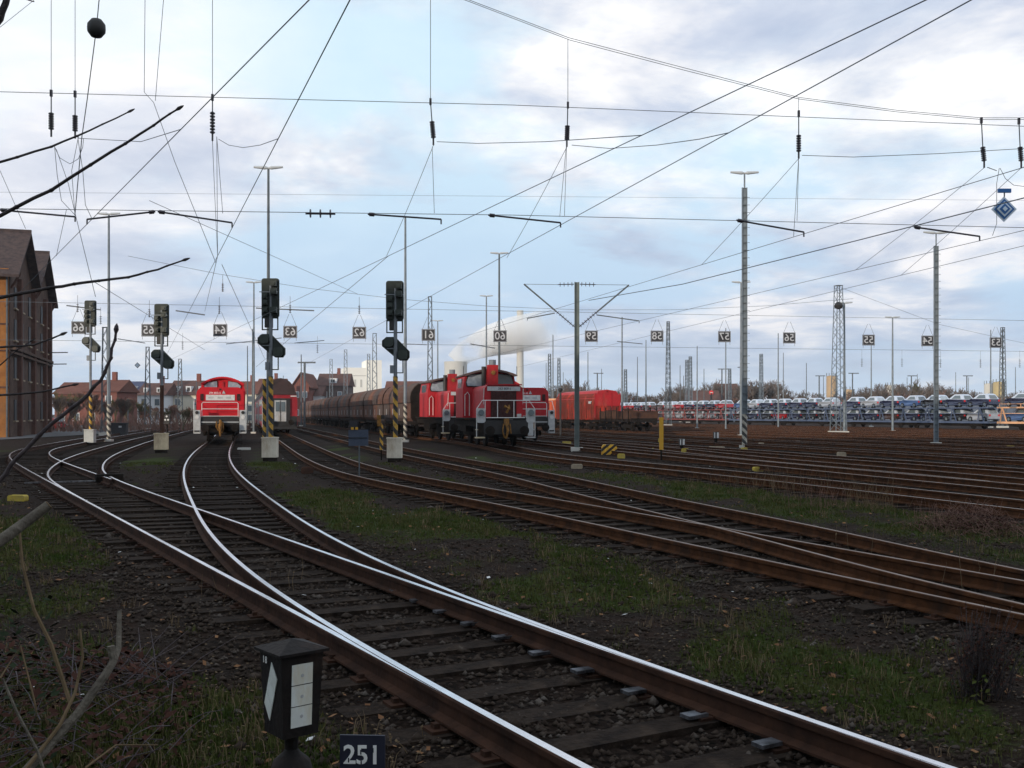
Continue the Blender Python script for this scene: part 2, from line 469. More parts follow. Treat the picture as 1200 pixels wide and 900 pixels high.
c6 = curve_pts(spline([(1, 15.8), (8, 13.3), (19.2, 9.6), (28, 6.75), (37.5, 3.2), (44, 1.2), (51.6, -.26), (58, -1.45), (64, -2.75), (74, -5.6), (110, -15.7), (300, -66.6)]), 4.0, 300)
CENTRE = {1: c1, 2: c2, 3: c3, 4: c4, 5: c5, 6: c6}
for i in range(7, 20):
    t = (i - 7) / 12
    bx, by, s = 1.18 + t * (51.8 - 1.18), 63 + t * 50, 0.27 + t * 0.06
    y0 = max(5, by - 62 - 0 * t)
    CENTRE[i] = curve_pts(lambda Y, bx=bx, by=by, s=s: bx - s * (np.asarray(Y, float) - by), y0, 330)


def on_track(k, Y):
    c = CENTRE[k]
    x = np.interp(Y, c[:, 1], c[:, 0])
    x2 = np.interp(Y + 6, c[:, 1], c[:, 0])
    return Vector((x, Y, RT)), math.atan2(-(x2 - x), 6.0)


def min_dist(pts, line):
    out = np.empty(len(pts))
    a = line[:-1]; d = line[1:] - a; L = (d ** 2).sum(1)
    for i, p in enumerate(pts):
        t = np.clip(((p - a) * d).sum(1) / L, 0, 1)
        out[i] = np.sqrt((((a + d * t[:, None]) - p) ** 2).sum(1)).min()
    return out
# ------------------------------------------------------------------ rails and tracks
RAIL_PROF = [(-.065, .035), (-.065, .05), (-.014, .072), (-.011, .145), (-.035, .158), (-.036, .192), (-.025, .2),
             (.025, .2), (.036, .192), (.035, .158), (.011, .145), (.014, .072), (.065, .05), (.065, .035)]


def rail_mb(pts, lift=0.0):
    t = np.gradient(pts, axis=0); t /= np.linalg.norm(t, axis=1)[:, None]
    nx, ny = t[:, 1], -t[:, 0]
    b = MB(); n = len(RAIL_PROF)
    for i in range(len(pts)):
        for (x, z) in RAIL_PROF:
            b.v.append((pts[i, 0] + nx[i] * x, pts[i, 1] + ny[i] * x, z + lift))
    for i in range(len(pts) - 1):
        for k in range(n - 1):
            a = i * n + k
            b.f.append((a, a + 1, a + 1 + n, a + n)); b.m.append(1 if k == 6 else 0)
    b.f.append(tuple(range(n))); b.m.append(0)
    b.f.append(tuple(range((len(pts) - 1) * n, len(pts) * n))); b.m.append(0)
    return b


def near_cut(pts, other, gap):
    """Keep the part of a rail that has left the other rail (a switch blade)."""
    d = min_dist(pts, other)
    k = int(np.argmax(d > gap))
    return pts[k:]


def sleeper_run(c, y0, y1, step=0.63):
    """(point, direction) along a centre line every step metres."""
    seg = np.linalg.norm(np.diff(c, axis=0), axis=1); s = np.concatenate([[0], np.cumsum(seg)])
    a = np.interp(y0, c[:, 1], s); e = np.interp(y1, c[:, 1], s)
    out = []
    while a < e:
        x = np.interp(a, s, c[:, 0]); y = np.interp(a, s, c[:, 1])
        x2 = np.interp(a + .5, s, c[:, 0]); y2 = np.interp(a + .5, s, c[:, 1])
        d = Vector((x2 - x, y2 - y, 0)).normalized()
        out.append((Vector((x, y, 0)), d)); a += step
    return out


def track(label, rails, tops, side, sleepers, near=100, smat='sleeper', group=None, lift=0.0, base=None):
    p0 = rails[0][len(rails[0]) // 3]
    t = thing('railway_track', label, 'railway track', (0, 0, 0), 0, group)
    for r in rails:
        rail_mb(r, lift).build('rail', [side, tops], t)
    rest = MB()
    for i, (p, d, w0, w1) in enumerate(sleepers):
        # w0 / w1: reach to either side of the centre line
        nrm = Vector((d.y, -d.x, 0))
        a = math.atan2(d.y, d.x) - PI / 2
        wd = random.uniform(.22, .27)
        c = p + nrm * (w1 - w0) / 2
        zt = random.uniform(.0, .034)
        if i < near:
            b = MB()
            b.box((0, 0, zt - .06), ((w0 + w1) * random.uniform(.98, 1.02), wd, .12), 0, top=.985)
            if i < 60:
                for xr in (-(w0 + w1) / 2 + (w0 - .7525 if w0 < 1.4 else .5), (w0 + w1) / 2 - (w1 - .7525 if w1 < 1.4 else .5)):
                    b.box((xr, 0, zt + .008), (.34, .15, .02), 1)
                    for sx in (-.115, .115): b.box((xr + sx, 0, zt + .03), (.04, .05, .035), 1)
            o = b.build('sleeper', [smat, 'rail_side_dark'], t)
            o.location = (c.x, c.y, 0); o.rotation_euler = (random.uniform(-.012, .012), 0, a + random.uniform(-.012, .012))
        else:
            rest.box((c.x, c.y, zt - .06), (w0 + w1, wd, .12), 0, rz=a)
    if rest.f:
        o = rest.build('sleeper_bed', smat, t); o['kind'] = 'stuff'
    return t


def plain(c, y0, y1, w=1.27, step=.63):
    return [(p, d, w, w) for p, d in sleeper_run(c, y0, y1, step)]


def lat(p, d, line):
    """Signed reach from p along the right normal to a rail."""
    nrm = np.array([d.y, -d.x]); q = np.array([p.x, p.y])
    dd = line - q
    al = dd @ np.array([d.x, d.y]); la = dd @ nrm
    return float(np.interp(0, al, la))


G_full = offset(railF, -GA); D_full = offset(railA, GA); C_full = offset(railB, -GA)
G_cut = near_cut(G_full, railA, .085)
B_cut = near_cut(railB, railF, .085)
D_cut = near_cut(D_full, railB, .085); D_cut = D_cut[D_cut[:, 1] > 20]
C_cut = near_cut(C_full, railA, .085); C_cut = C_cut[C_cut[:, 1] > 20]

# long turnout timbers shared by the diverging tracks
sl1, sl2, sl3 = [], [], []
for p, d in sleeper_run(c3, 2.2, 110):
    la = lat(p, d, railA); rf = lat(p, d, railF)
    if -la < 3.9:
        sl3.append((p, d, -la + .5, rf + .5))
    else:
        sl3.append((p, d, 1.27, 1.27))
for p, d in sleeper_run(c1, 13.5, 120):
    la = lat(p, d, railA); rb = lat(p, d, railB)
    la3 = lat(p, d, railF)
    if min_dist(np.array([[p.x, p.y]]), c3)[0] < 2.35:
        continue
    if rb < 3.9:
        sl1.append((p, d, -la + .5, rb + .5))
    else:
        sl1.append((p, d, 1.27, 1.27))
for p, d in sleeper_run(c2, 28, 120):
    if min_dist(np.array([[p.x, p.y]]), c1)[0] < 2.6:
        continue
    sl2.append((p, d, 1.27, 1.27))

track('bright curved track that bends away to the brick building, beside the lantern', [railA, D_cut], 'rail_shine', 'rail_side_dark', sl1, 70)
track('bright track between the two shorter signals, crossing its neighbour at a frog', [B_cut, C_cut], 'rail_shine', 'rail_side_dark', sl2, 40, lift=.0015)
track('polished track that sweeps up to the single red shunter facing us', [railF, G_cut], 'rail_shine', 'rail_side_dark', sl3, 85, lift=.003)

r4b = offset(rail4, GA); r5a = offset(rail5, -GA)
r5b_cut = near_cut(rail5, r4b, .09); r5a_cut = near_cut(r5a, rail4, .09)
sl4, sl5 = [], []
for p, d in sleeper_run(c4, 4, 110):
    r = lat(p, d, rail5)
    sl4.append((p, d, 1.27, r + .5 if 0 < r < 3.6 else 1.27))
for p, d in sleeper_run(c5, 19, 110):
    if min_dist(np.array([[p.x, p.y]]), c4)[0] > 2.9:
        sl5.append((p, d, 1.27, 1.27))
track('rusty track leading to the red double-deck coach', [rail4, r4b], 'rail_worn', 'rail_side', sl4, 80, lift=.0007)
track('rusty track that leaves its neighbour and passes the tallest striped signal', [r5b_cut, r5a_cut], 'rail_worn', 'rail_side', sl5, 40, lift=.0022)
track('brown track carrying the two coupled red shunters and the hopper train', [offset(c6, -GA / 2), offset(c6, GA / 2)], 'rail_mid', 'rail_side', plain(c6, 8, 130), 60, 'sleeper_rust')
for i in range(7, 20):
    c = CENTRE[i]
    y0 = c[0, 1]
    lab = {7: 'straight brown track carrying the red shunter with the dark standpipe beside it',
           19: 'straight track carrying the loaded car transporter train'}.get(i, 'straight brown yard track running among its like before the car transporter train')
    track(lab, [offset(c, -GA / 2), offset(c, GA / 2)], 'rail_mid', 'rail_side', plain(c, y0, 125, step=.66), 0, 'sleeper_rust',
          group='parallel tracks of the yard' if 7 < i < 19 else None)
cx = curve_pts(spline([(24, 13.2), (30, 11.9), (36, 10.2), (46, 8.2), (54, 6.8), (60, 5.0), (66, 3.35)]), 26, 62)
track('curved link track joining two parallel yard tracks behind the dry grass', [offset(cx, -GA / 2), offset(cx, GA / 2)], 'rail_mid', 'rail_side', [], 0, lift=.004)
# bright slide plates under the switch blades close to the lantern
pl = thing('slide_plate_row', 'row of shiny greased slide plates under the bright switch rail', 'slide plates')
for i, (p, d, w0, w1) in enumerate(sl3[4:18]):
    nrm = Vector((d.y, -d.x, 0))
    q = p + nrm * (lat(p, d, railF) - .17)
    MB().box((q.x, q.y, .055), (.15, .09, .022), 0, rz=math.atan2(d.y, d.x) - PI / 2).build('slide_plate', 'chair', pl)

# ------------------------------------------------------------------ ground sheet
def spaced(near0, near1, step, far0, far1, grow=1.16):
    a = list(np.arange(near0, near1, step)); s = step
    x = near1
    while x < far1:
        a.append(x); s *= grow; x += s
    a.append(far1); s = step; x = near0 - step
    lowv = []
    while x > far0:
        lowv.append(x); s *= grow; x -= s
    lowv.append(far0)
    return np.array(sorted(lowv + a))


def vnoise(x, y, seed=0):
    """Cheap value noise on numpy arrays."""
    xi = np.floor(x).astype(np.int64); yi = np.floor(y).astype(np.int64)
    xf = x - xi; yf = y - yi
    def h(a, b):
        n = (a * 374761393 + b * 668265263 + seed * 974634777) & 0xFFFFFFFF
        n = ((n ^ (n >> 13)) * 1274126177) & 0xFFFFFFFF
        return ((n ^ (n >> 16)) & 0xFFFF) / 65535.0
    u = xf * xf * (3 - 2 * xf); v = yf * yf * (3 - 2 * yf)
    return (h(xi, yi) * (1 - u) + h(xi + 1, yi) * u) * (1 - v) + (h(xi, yi + 1) * (1 - u) + h(xi + 1, yi + 1) * u) * v


def fbm(x, y, seed=0, o=4):
    s = 0; a = .5
    for k in range(o):
        s = s + a * vnoise(x * 2 ** k, y * 2 ** k, seed + k); a *= .5
    return s


LINES = [CENTRE[i] for i in CENTRE]
def track_dist(pts):
    out = np.full(len(pts), 1e9); which = np.zeros(len(pts), int)
    for k in CENTRE:
        c = CENTRE[k]
        # |X - Xc(Y)| * cos(heading), sharp enough for masks
        x = np.interp(pts[:, 1], c[:, 1], c[:, 0])
        s = np.interp(pts[:, 1], c[:, 1], np.gradient(c[:, 0], c[:, 1]))
        d = np.abs(pts[:, 0] - x) / np.sqrt(1 + s * s)
        d = np.where((pts[:, 1] < c[0, 1] - 1) | (pts[:, 1] > c[-1, 1] + 5), 1e9, d)
        m = d < out
        out[m] = d[m]; which[m] = k
    return out, which


def lateral(pts, k):
    c = CENTRE[k]
    return pts[:, 0] - np.interp(pts[:, 1], c[:, 1], c[:, 0])


GP = [  # green patches: centre pixel in the photo, radii in metres, strength
    (65, 632, 1.7, 3.0, 1.3), (235, 850, .75, 1.1, 1.15), (150, 870, .6, .8, .8), (180, 540, 2.4, 5.0, 1.3), (330, 545, 2.2, 4.5, .8),
    (440, 605, 1.7, 2.8, 1.35), (390, 585, 1.8, 3.4, 1.2), (560, 640, 1.5, 3.0, .9), (620, 690, 1.4, 2.6, .8), (700, 690, 1.2, 2.0, .95), (830, 760, 1.0, 1.6, 1.0),
    (1020, 790, .9, 1.3, 1.1), (900, 700, 1.1, 1.9, .75), (1130, 770, .8, 1.3, .9), (1180, 840, .7, 1.0, 1.0), (830, 572, 1.5, 3.8, 1.1), (960, 592, 1.5, 2.8, 1.4), (1100, 612, 1.2, 2.3, .9), (740, 560, 1.5, 3.6, .6),
    (400, 527, 1.1, 6, .9), (380, 535, 1.4, 5, 1.0), (500, 650, 1.0, 2.0, .6)]


def grass_mask(pts):
    d, w = track_dist(pts)
    x, y = pts[:, 0], pts[:, 1]
    g = np.zeros(len(pts))
    for (px, py, rx, ry, s) in GP:
        c = G(px, py)
        q = ((x - c.x + .28 * (y - c.y)) / rx) ** 2 + ((y - c.y) / ry) ** 2
        g = np.maximum(g, s * np.exp(-q * .8))
    n = fbm(x * .9, y * .55, 5, 4)
    strip = np.clip((d - 1.55) / .8, 0, 1)
    base = np.where((y < 60) & (lateral(pts, 6) < 0), .5, .1)
    g = np.maximum(g, base * strip)
    g = g * np.clip((n - .28) * 4.2, 0.05, 1.35)
    edge = fbm(x * 2.3, y * 2.3, 9, 3)
    keep = np.clip((d - 1.15 - .9 * (edge - .45)) / .5, 0, 1)
    return np.clip(g * keep, 0, 1)


xs = spaced(-11, 9, .16, -1600, 1600); ys = spaced(2.0, 26, .16, -60, 3000)
X, Y = np.meshgrid(xs, ys)
pts = np.stack([X.ravel(), Y.ravel()], 1)
d, w = track_dist(pts)
fade = np.exp(-np.maximum(0, pts[:, 1]) / 60)
z = (fbm(pts[:, 0] * .55, pts[:, 1] * .55, 3, 4) - .47) * .16 * fade * np.clip((d - 1.3) / 1.4, 0, 1)
z += (fbm(pts[:, 0] * 4, pts[:, 1] * 4, 8, 2) - .37) * .035 * fade
z += .05 * np.clip((d - 1.3) / 1.2, 0, 1) * fade          # strips lie a little above the sleeper beds
z -= .012
gm = grass_mask(pts)
mc = G(128, 507)
hump = np.exp(-(((pts[:, 0] - mc.x) / 2.1) ** 2 + ((pts[:, 1] - mc.y - 2) / 2.6) ** 2) ** 2)
z += 1.35 * hump
gm = np.maximum(gm, hump * 1.2).clip(0, 1)
bal = np.clip((1.75 - d) / .5, 0, 1)
H_GROUND = (xs, ys, z.reshape(len(ys), len(xs)))


def ground_z(x, y):
    xs_, ys_, Z = H_GROUND
    i = int(np.clip(np.searchsorted(xs_, x) - 1, 0, len(xs_) - 2)); j = int(np.clip(np.searchsorted(ys_, y) - 1, 0, len(ys_) - 2))
    u = (x - xs_[i]) / (xs_[i + 1] - xs_[i]); v = (y - ys_[j]) / (ys_[j + 1] - ys_[j])
    return float((Z[j, i] * (1 - u) + Z[j, i + 1] * u) * (1 - v) + (Z[j + 1, i] * (1 - u) + Z[j + 1, i + 1] * u) * v)


def np_mesh(name, v, quads, mats, attrs=None, tris=False):
    me = bpy.data.meshes.new(name)
    k = 3 if tris else 4
    v = np.asarray(v, np.float32); f = np.asarray(quads, np.int32).reshape(-1, k)
    me.vertices.add(len(v)); me.vertices.foreach_set('co', v.ravel())
    me.loops.add(f.size); me.loops.foreach_set('vertex_index', f.ravel())
    me.polygons.add(len(f)); me.polygons.foreach_set('loop_start', np.arange(0, f.size, k, dtype=np.int32))
    me.polygons.foreach_set('loop_total', np.full(len(f), k, np.int32))
    for m in mats:
        me.materials.append(M[m] if isinstance(m, str) else m)
    for nme, val in (attrs or {}).items():
        a = me.attributes.new(nme, 'FLOAT', 'POINT'); a.data.foreach_set('value', np.asarray(val, np.float32))
    me.update(calc_edges=True)
    me.validate()
    return me


def ground_material():
    m = bpy.data.materials.new('yard_ground'); m.use_nodes = True
    nt = m.node_tree; b = nt.nodes['Principled BSDF']; b.inputs['Roughness'].default_value = .95
    b.inputs['Specular IOR Level'].default_value = .03
    N = nt.nodes.new; L = nt.links.new
    tc = N('ShaderNodeTexCoord')
    def noise(s, det=8, ro=.7):
        n = N('ShaderNodeTexNoise'); n.inputs['Scale'].default_value = s; n.inputs['Detail'].default_value = det; n.inputs['Roughness'].default_value = ro
        L(tc.outputs['Object'], n.inputs['Vector']); return n
    def ramp(src, stops):
        r = N('ShaderNodeValToRGB'); e = r.color_ramp.elements
        while len(e) < len(stops): e.new(.5)
        for el, (p, c) in zip(e, stops):
            el.position = p; el.color = tuple(c) + (1,) if hasattr(c, '__len__') else (c, c, c, 1)
        L(src, r.inputs['Fac']); return r.outputs['Color']
    def mix(f, a, c):
        x = N('ShaderNodeMix'); x.data_type = 'RGBA'; L(f, x.inputs[0]); L(a, x.inputs[6]); L(c, x.inputs[7]); return x.outputs[2]
    fine = noise(22, 6, .75); mid = noise(2.2, 8, .7); big = noise(.09, 6, .6)
    vor = N('ShaderNodeTexVoronoi'); vor.inputs['Scale'].default_value = 26; L(tc.outputs['Object'], vor.inputs['Vector'])
    soil = ramp(fine.outputs['Fac'], [(.3, (.004, .003, .0027)), (.5, (.021, .016, .0135)), (.62, (.047, .038, .033)), (.72, (.12, .105, .095))])
    brown = ramp(mid.outputs['Fac'], [(.35, (.013, .008, .0062)), (.65, (.037, .021, .015))])
    soil2 = mix(ramp(mid.outputs['Fac'], [(.4, .15), (.62, .65)]), soil, brown)
    rusty = ramp(fine.outputs['Fac'], [(.3, (.012, .0085, .0075)), (.7, (.048, .032, .025))])
    at_f = N('ShaderNodeAttribute'); at_f.attribute_name = 'far'
    soil3 = mix(at_f.outputs['Fac'], soil2, rusty)
    ballast = ramp(vor.outputs['Color'], [(.1, (.004, .0034, .003)), (.6, (.016, .011, .009)), (.95, (.042, .031, .025))])
    ballast = mix(ramp(mid.outputs['Fac'], [(.45, 0.0), (.7, .75)]), ballast, ramp(fine.outputs['Fac'], [(.3, (.009, .006, .005)), (.7, (.035, .021, .015))]))
    at_b = N('ShaderNodeAttribute'); at_b.attribute_name = 'ballast'
    col = mix(at_b.outputs['Fac'], soil3, ballast)
    grass = ramp(fine.outputs['Fac'], [(.3, (.011, .019, .004)), (.5, (.028, .046, .009)), (.7, (.056, .075, .018))])
    dry = ramp(fine.outputs['Fac'], [(.3, (.022, .022, .008)), (.7, (.075, .07, .03))])
    grass = mix(ramp(mid.outputs['Fac'], [(.42, 0.0), (.68, .85)]), grass, dry)
    at_g = N('ShaderNodeAttribute'); at_g.attribute_name = 'green'
    gn = N('ShaderNodeMath'); gn.operation = 'MULTIPLY_ADD'; L(fine.outputs['Fac'], gn.inputs[0]); gn.inputs[1].default_value = 1.1; gn.inputs[2].default_value = -.55
    ga = N('ShaderNodeMath'); ga.operation = 'ADD'; L(gn.outputs[0], ga.inputs[0]); L(at_g.outputs['Fac'], ga.inputs[1])
    col = mix(ramp(ga.outputs[0], [(.22, 0.0), (.62, .92)]), col, grass)
    L(col, b.inputs['Base Color'])
    bp = N('ShaderNodeBump'); bp.inputs['Strength'].default_value = .9; bp.inputs['Distance'].default_value = .03
    L(fine.outputs['Fac'], bp.inputs['Height']); L(bp.outputs['Normal'], b.inputs['Normal'])
    return m


nx, ny = len(xs), len(ys)
ii, jj = np.meshgrid(np.arange(nx - 1), np.arange(ny - 1))
a = (jj * nx + ii).ravel()
quads = np.stack([a, a + 1, a + 1 + nx, a + nx], 1)
far_a = np.clip((lateral(pts, 6) - .5) / 3, 0, 1) * np.clip((pts[:, 1] - 10) / 25, 0, 1)
me = np_mesh('ground', np.stack([pts[:, 0], pts[:, 1], z], 1), quads, [ground_material()], {'green': gm, 'ballast': bal, 'far': far_a})
me.polygons.foreach_set('use_smooth', np.ones(len(me.polygons), bool))
tag(link('ground', me), 'dark cinder and gravel ground of the rail yard with grassy strips', 'ground', kind='structure')

# forecourt road by the brick building
b = MB()
q = [G(0, 516), G(160, 506.5), G(160, 500), G(90, 497), G(0, 500)]
b.v = [(p.x, p.y, .05) for p in q]; b.f = [(0, 1, 2, 3, 4)]; b.m = [0]
tag(b.build('forecourt_road', 'asphalt'), 'grey asphalt forecourt beside the brick building', 'road', kind='structure')


# ------------------------------------------------------------------ loose stuff on the ground
def scatter(n, y0, y1, power=1.6):
    """Points inside the view wedge, denser toward the camera."""
    u = rng.random(n) ** power
    yy = y0 + (y1 - y0) * u
    xx = (rng.random(n) * 2 - 1) * (.53 * yy + .4)
    return np.stack([xx, yy], 1)


def grid_z(p):
    xs_, ys_, Z = H_GROUND
    i = np.clip(np.searchsorted(xs_, p[:, 0]) - 1, 0, len(xs_) - 2); j = np.clip(np.searchsorted(ys_, p[:, 1]) - 1, 0, len(ys_) - 2)
    return Z[j, i]


p = scatter(420000, 3.6, 40, 1.45)
g = grass_mask(p)
p = p[rng.random(len(p)) < np.clip(g * 1.5 - .22, 0, 1)]
n = len(p)
zz = grid_z(p)
hgt = rng.uniform(.012, .045, n) * (1 + .02 * p[:, 1]); wid = rng.uniform(.003, .006, n) * (1 + p[:, 1] * .13)
an = rng.random(n) * 2 * PI; lean = rng.uniform(-.5, .5, (n, 2)) * hgt[:, None]
dx = np.cos(an) * wid; dy = np.sin(an) * wid
v = np.empty((n, 3, 3))
v[:, 0] = np.stack([p[:, 0] - dx, p[:, 1] - dy, zz - .01], 1)
v[:, 1] = np.stack([p[:, 0] + dx, p[:, 1] + dy, zz - .01], 1)
v[:, 2] = np.stack([p[:, 0] + lean[:, 0], p[:, 1] + lean[:, 1], zz + hgt], 1)
me = np_mesh('grass', v.reshape(-1, 3), np.arange(3 * n), ['grass'], tris=True)
tag(link('grass', me), 'short winter grass growing between the tracks', 'grass', kind='stuff')

# tufts: green ones and dead straw-coloured ones
def tufts(name, n, blades, h0, h1, material, label, cat, y1):
    c = scatter(n * 6, 4.0, y1, 1.3)
    g = grass_mask(c); dd, _ = track_dist(c)
    c = c[(rng.random(len(c)) < np.clip(g * 1.3 + .04, 0, 1)) & (dd > 1.25)][:n]
    n = len(c); zz = grid_z(c)
    m = n * blades
    cx_ = np.repeat(c[:, 0], blades) + rng.normal(0, .045, m); cy_ = np.repeat(c[:, 1], blades) + rng.normal(0, .045, m); cz_ = np.repeat(zz, blades)
    sc_ = np.repeat(rng.uniform(.6, 1.2, n), blades)
    h = rng.uniform(h0, h1, m) * sc_; a = rng.random(m) * 2 * PI; ln = rng.uniform(.2, .9, m) * h
    w_ = rng.uniform(.0009, .0018, m) * (1 + .08 * cy_)
    ox, oy = np.cos(a), np.sin(a)
    v = np.empty((m, 5, 3))
    v[:, 0] = np.stack([cx_ - oy * w_, cy_ + ox * w_, cz_ - .01], 1); v[:, 1] = np.stack([cx_ + oy * w_, cy_ - ox * w_, cz_ - .01], 1)
    mxp = np.stack([cx_ + ox * ln * .4, cy_ + oy * ln * .4, cz_ + h * .7], 1)
    v[:, 2] = mxp + np.stack([oy * w_, -ox * w_, 0 * w_], 1) * .8
    v[:, 3] = mxp - np.stack([oy * w_, -ox * w_, 0 * w_], 1) * .8
    v[:, 4] = np.stack([cx_ + ox * ln, cy_ + oy * ln, cz_ + h * rng.uniform(.7, 1.0, m)], 1)
    b_ = (np.arange(m) * 5)[:, None]
    f = np.concatenate([b_ + np.array([[0, 1, 2]]), b_ + np.array([[0, 2, 3]]), b_ + np.array([[3, 2, 4]])], 0)
    tag(link(name, np_mesh(name, v.reshape(-1, 3), f, [material], tris=True)), label, cat, kind='stuff')
tufts('grass_tufts', 800, 24, .03, .10, 'grass', 'taller green grass tufts on the strips between tracks', 'grass', 30)
tufts('dead_grass', 520, 16, .04, .17, 'straw', 'dead straw-coloured grass tufts among the gravel', 'dead grass', 34)

# stones: squashed octahedra
p = np.concatenate([scatter(26000, 3.6, 16, 1.35), scatter(9000, 10, 40, 1.2)])
n = len(p); zz = grid_z(p)
dd, _ = track_dist(p)
r = rng.uniform(.006, .021, n) * (1 + .03 * p[:, 1]); r = np.where(dd < 1.7, r * 1.35, r)
r = np.where(rng.random(n) < .02, r * 2.0, r)
base = np.array([[1, 0, 0], [0, 1, 0], [-1, 0, 0], [0, -1, 0], [0, 0, .7], [0, 0, -.7]], float)
an = rng.random(n) * 2 * PI
v = base[None] * r[:, None, None] * rng.uniform(.6, 1.35, (n, 6, 1))
ca, sa = np.cos(an)[:, None], np.sin(an)[:, None]
vx = v[..., 0] * ca - v[..., 1] * sa; vy = v[..., 0] * sa + v[..., 1] * ca
v = np.stack([vx + p[:, 0, None], vy + p[:, 1, None], v[..., 2] + zz[:, None] + r[:, None] * .25], -1)
tri = np.array([[0, 1, 4], [1, 2, 4], [2, 3, 4], [3, 0, 4], [1, 0, 5], [2, 1, 5], [3, 2, 5], [0, 3, 5]])
f = (tri[None] + (np.arange(n) * 6)[:, None, None]).reshape(-1, 3)
tag(link('gravel', np_mesh('gravel', v.reshape(-1, 3), f, ['stone'], tris=True)), 'loose dark ballast stones scattered over the yard', 'gravel', kind='stuff')


def flakes(name, n, y0, y1, s0, s1, material, label, cat, pw=1.3, tilt=.5, keep=None):
    p = scatter(n, y0, y1, pw)
    if keep is not None:
        p = p[keep(p)]
    n = len(p)
    zz = grid_z(p) + .018
    s = rng.uniform(s0, s1, n) * (1 + .02 * p[:, 1])
    an = rng.random(n) * 2 * PI
    ux = np.stack([np.cos(an), np.sin(an), rng.uniform(-tilt, tilt, n)], 1) * s[:, None]
    uy = np.stack([-np.sin(an), np.cos(an), rng.uniform(-tilt, tilt, n)], 1) * (s * rng.uniform(.45, .8, n))[:, None]
    c = np.stack([p[:, 0], p[:, 1], zz + s * .15], 1)
    v = np.stack([c - ux, c - uy + ux * .15, c + ux, c + uy - ux * .1], 1)
    f = np.arange(4 * n)
    tag(link(name, np_mesh(name, v.reshape(-1, 3), f, [material])), label, cat, kind='stuff')


flakes('fallen_leaves', 1500, 3.8, 22, .012, .032, 'leaf', 'brown fallen leaves lying over gravel and grass', 'fallen leaves', keep=lambda p: track_dist(p)[0] > 1.0)
flakes('litter', 150, 4.5, 45, .012, .03, 'paper', 'small white scraps of litter strewn between the tracks', 'litter', 1.0, .3)
flakes('leaf_litter', 5200, 3.5, 18, .006, .014, 'straw', 'dry bits of stalk and chaff lying on the ground', 'litter', 1.4, .25, keep=lambda p: track_dist(p)[0] > .9)
# ------------------------------------------------------------------ light signals (seen from behind)
def rounded(w, h, r, n=4, cx=0, cz=0):
    out = []
    for (sx, sz, a0) in ((1, 1, 0), (-1, 1, 90), (-1, -1, 180), (1, -1, 270)):
        for k in range(n + 1):
            a = math.radians(a0 + 90 * k / n)
            out.append((cx + sx * (w / 2 - r) + r * math.cos(a), cz + sz * (h / 2 - r) + r * math.sin(a)))
    return out


def signal(px, ytop, Y, label, base_mat, k=1.0, stripe=True, double=False, zband=3.4):
    o = P(px, HZ, Y); H = CAM - (ytop - HZ) * Y / F
    t = thing('light_signal', label, 'railway signal', (o.x, Y, ground_z(o.x, Y)), 0, 'light signals at the track exits')
    H -= t.location.z
    b = MB(); b.box((0, 0, .54), (.58, .42, .76)); b.box((0, 0, .945), (.62, .46, .05))
    for sx in (-.2, .2): b.box((sx, -.225, .86), (.05, .03, .06))
    b.build('base_box', base_mat, t)
    MB().box((0, 0, .07), (.5, .36, .2)).build('foot', 'under', t)
    zb = H - 1.57                                   # bottom of the main head
    MB().tube([(.03, 0, .9), (.03, 0, zband)], .095, 12).build('warning_band', 'hazard' if stripe else 'rust', t, smooth=True)
    if double:
        MB().tube([(-.24, .05, .5), (-.24, .05, zband - .1)], .075, 12).build('warning_band', 'hazard', t, smooth=True)
    MB().tube([(.03, 0, zband), (.03, 0, H - .3)], .075, 10).build('mast', 'signal_mast', t, smooth=True)
    # main head: board, lens housings, cross bar
    hd = MB().prism(rounded(.70, 1.57, .1), 'y', .02, .12).build('signal_head', 'signal', t, (0, 0, H - .785))
    bx = MB().prism(rounded(.62, 1.46, .06), 'y', -.06, .02).build('head_casing', 'signal', hd)
    for (x, z, s) in ((.18, .55, 1), (.18, .24, 1.1), (-.17, .06, .9), (-.17, -.2, .9), (-.17, -.5, .9), (.18, -.5, 1.15)):
        l = MB(); l.box((0, -.16, 0), (.22 * s, .22, .2 * s)); l.tube([(0, -.27, 0), (0, -.30, 0)], .075 * s, 10)
        l.build('lens_housing', 'signal_lens', hd, (x, 0, z))
    MB().box((0, -.24, .21), (.74, .035, .035)).build('cross_bar', 'signal_mast', hd)
    # bracket frame below the head
    f = MB()
    for sx in (-.31, .31): f.box((sx, 0, zb - .24), (.045, .045, .52))
    f.box((0, 0, zb - .49), (.66, .045, .045)); f.box((0, 0, zb - .02), (.66, .05, .05))
    f.build('bracket_frame', 'signal', t)
    MB().box((-.06, .05, zb - .22), (.3, .2, .36)).build('junction_box', 'black', t)
    # shunting head: slanted eight sided board
    q = [(-.50, .52), (-.33, .67), (.02, .67), (.57, .10), (.57, -.14), (.48, -.27), (.20, -.27), (.03, -.16), (-.50, .30)]
    zs = zb - .98 - .35
    sh = MB().prism([(x * 1.02, z) for x, z in q], 'y', .0, .16).build('shunting_head', 'signal', t, (0, .02, zs))
    for (x, z) in ((-.22, .46), (.33, -.05)):
        l = MB(); l.prism(rounded(.36, .36, .1, 3), 'y', -.16, 0)
        l.build('lens_housing', 'signal_lens', sh, (x, 0, z))
    MB().box((-.12, -.12, .2), (.36, .03, .03)).build('cross_bar', 'signal_mast', sh)
    f = MB()
    f.box((.33, -.02, zs - .46), (.04, .04, .62)); f.box((.12, -.02, zs - .76), (.44, .04, .04))
    f.build('bracket_frame', 'signal', t)
    MB().box((-.1, 0, zs - .62), (.16, .16, .32)).build('terminal_box', 'signal_mast', t)
    return t


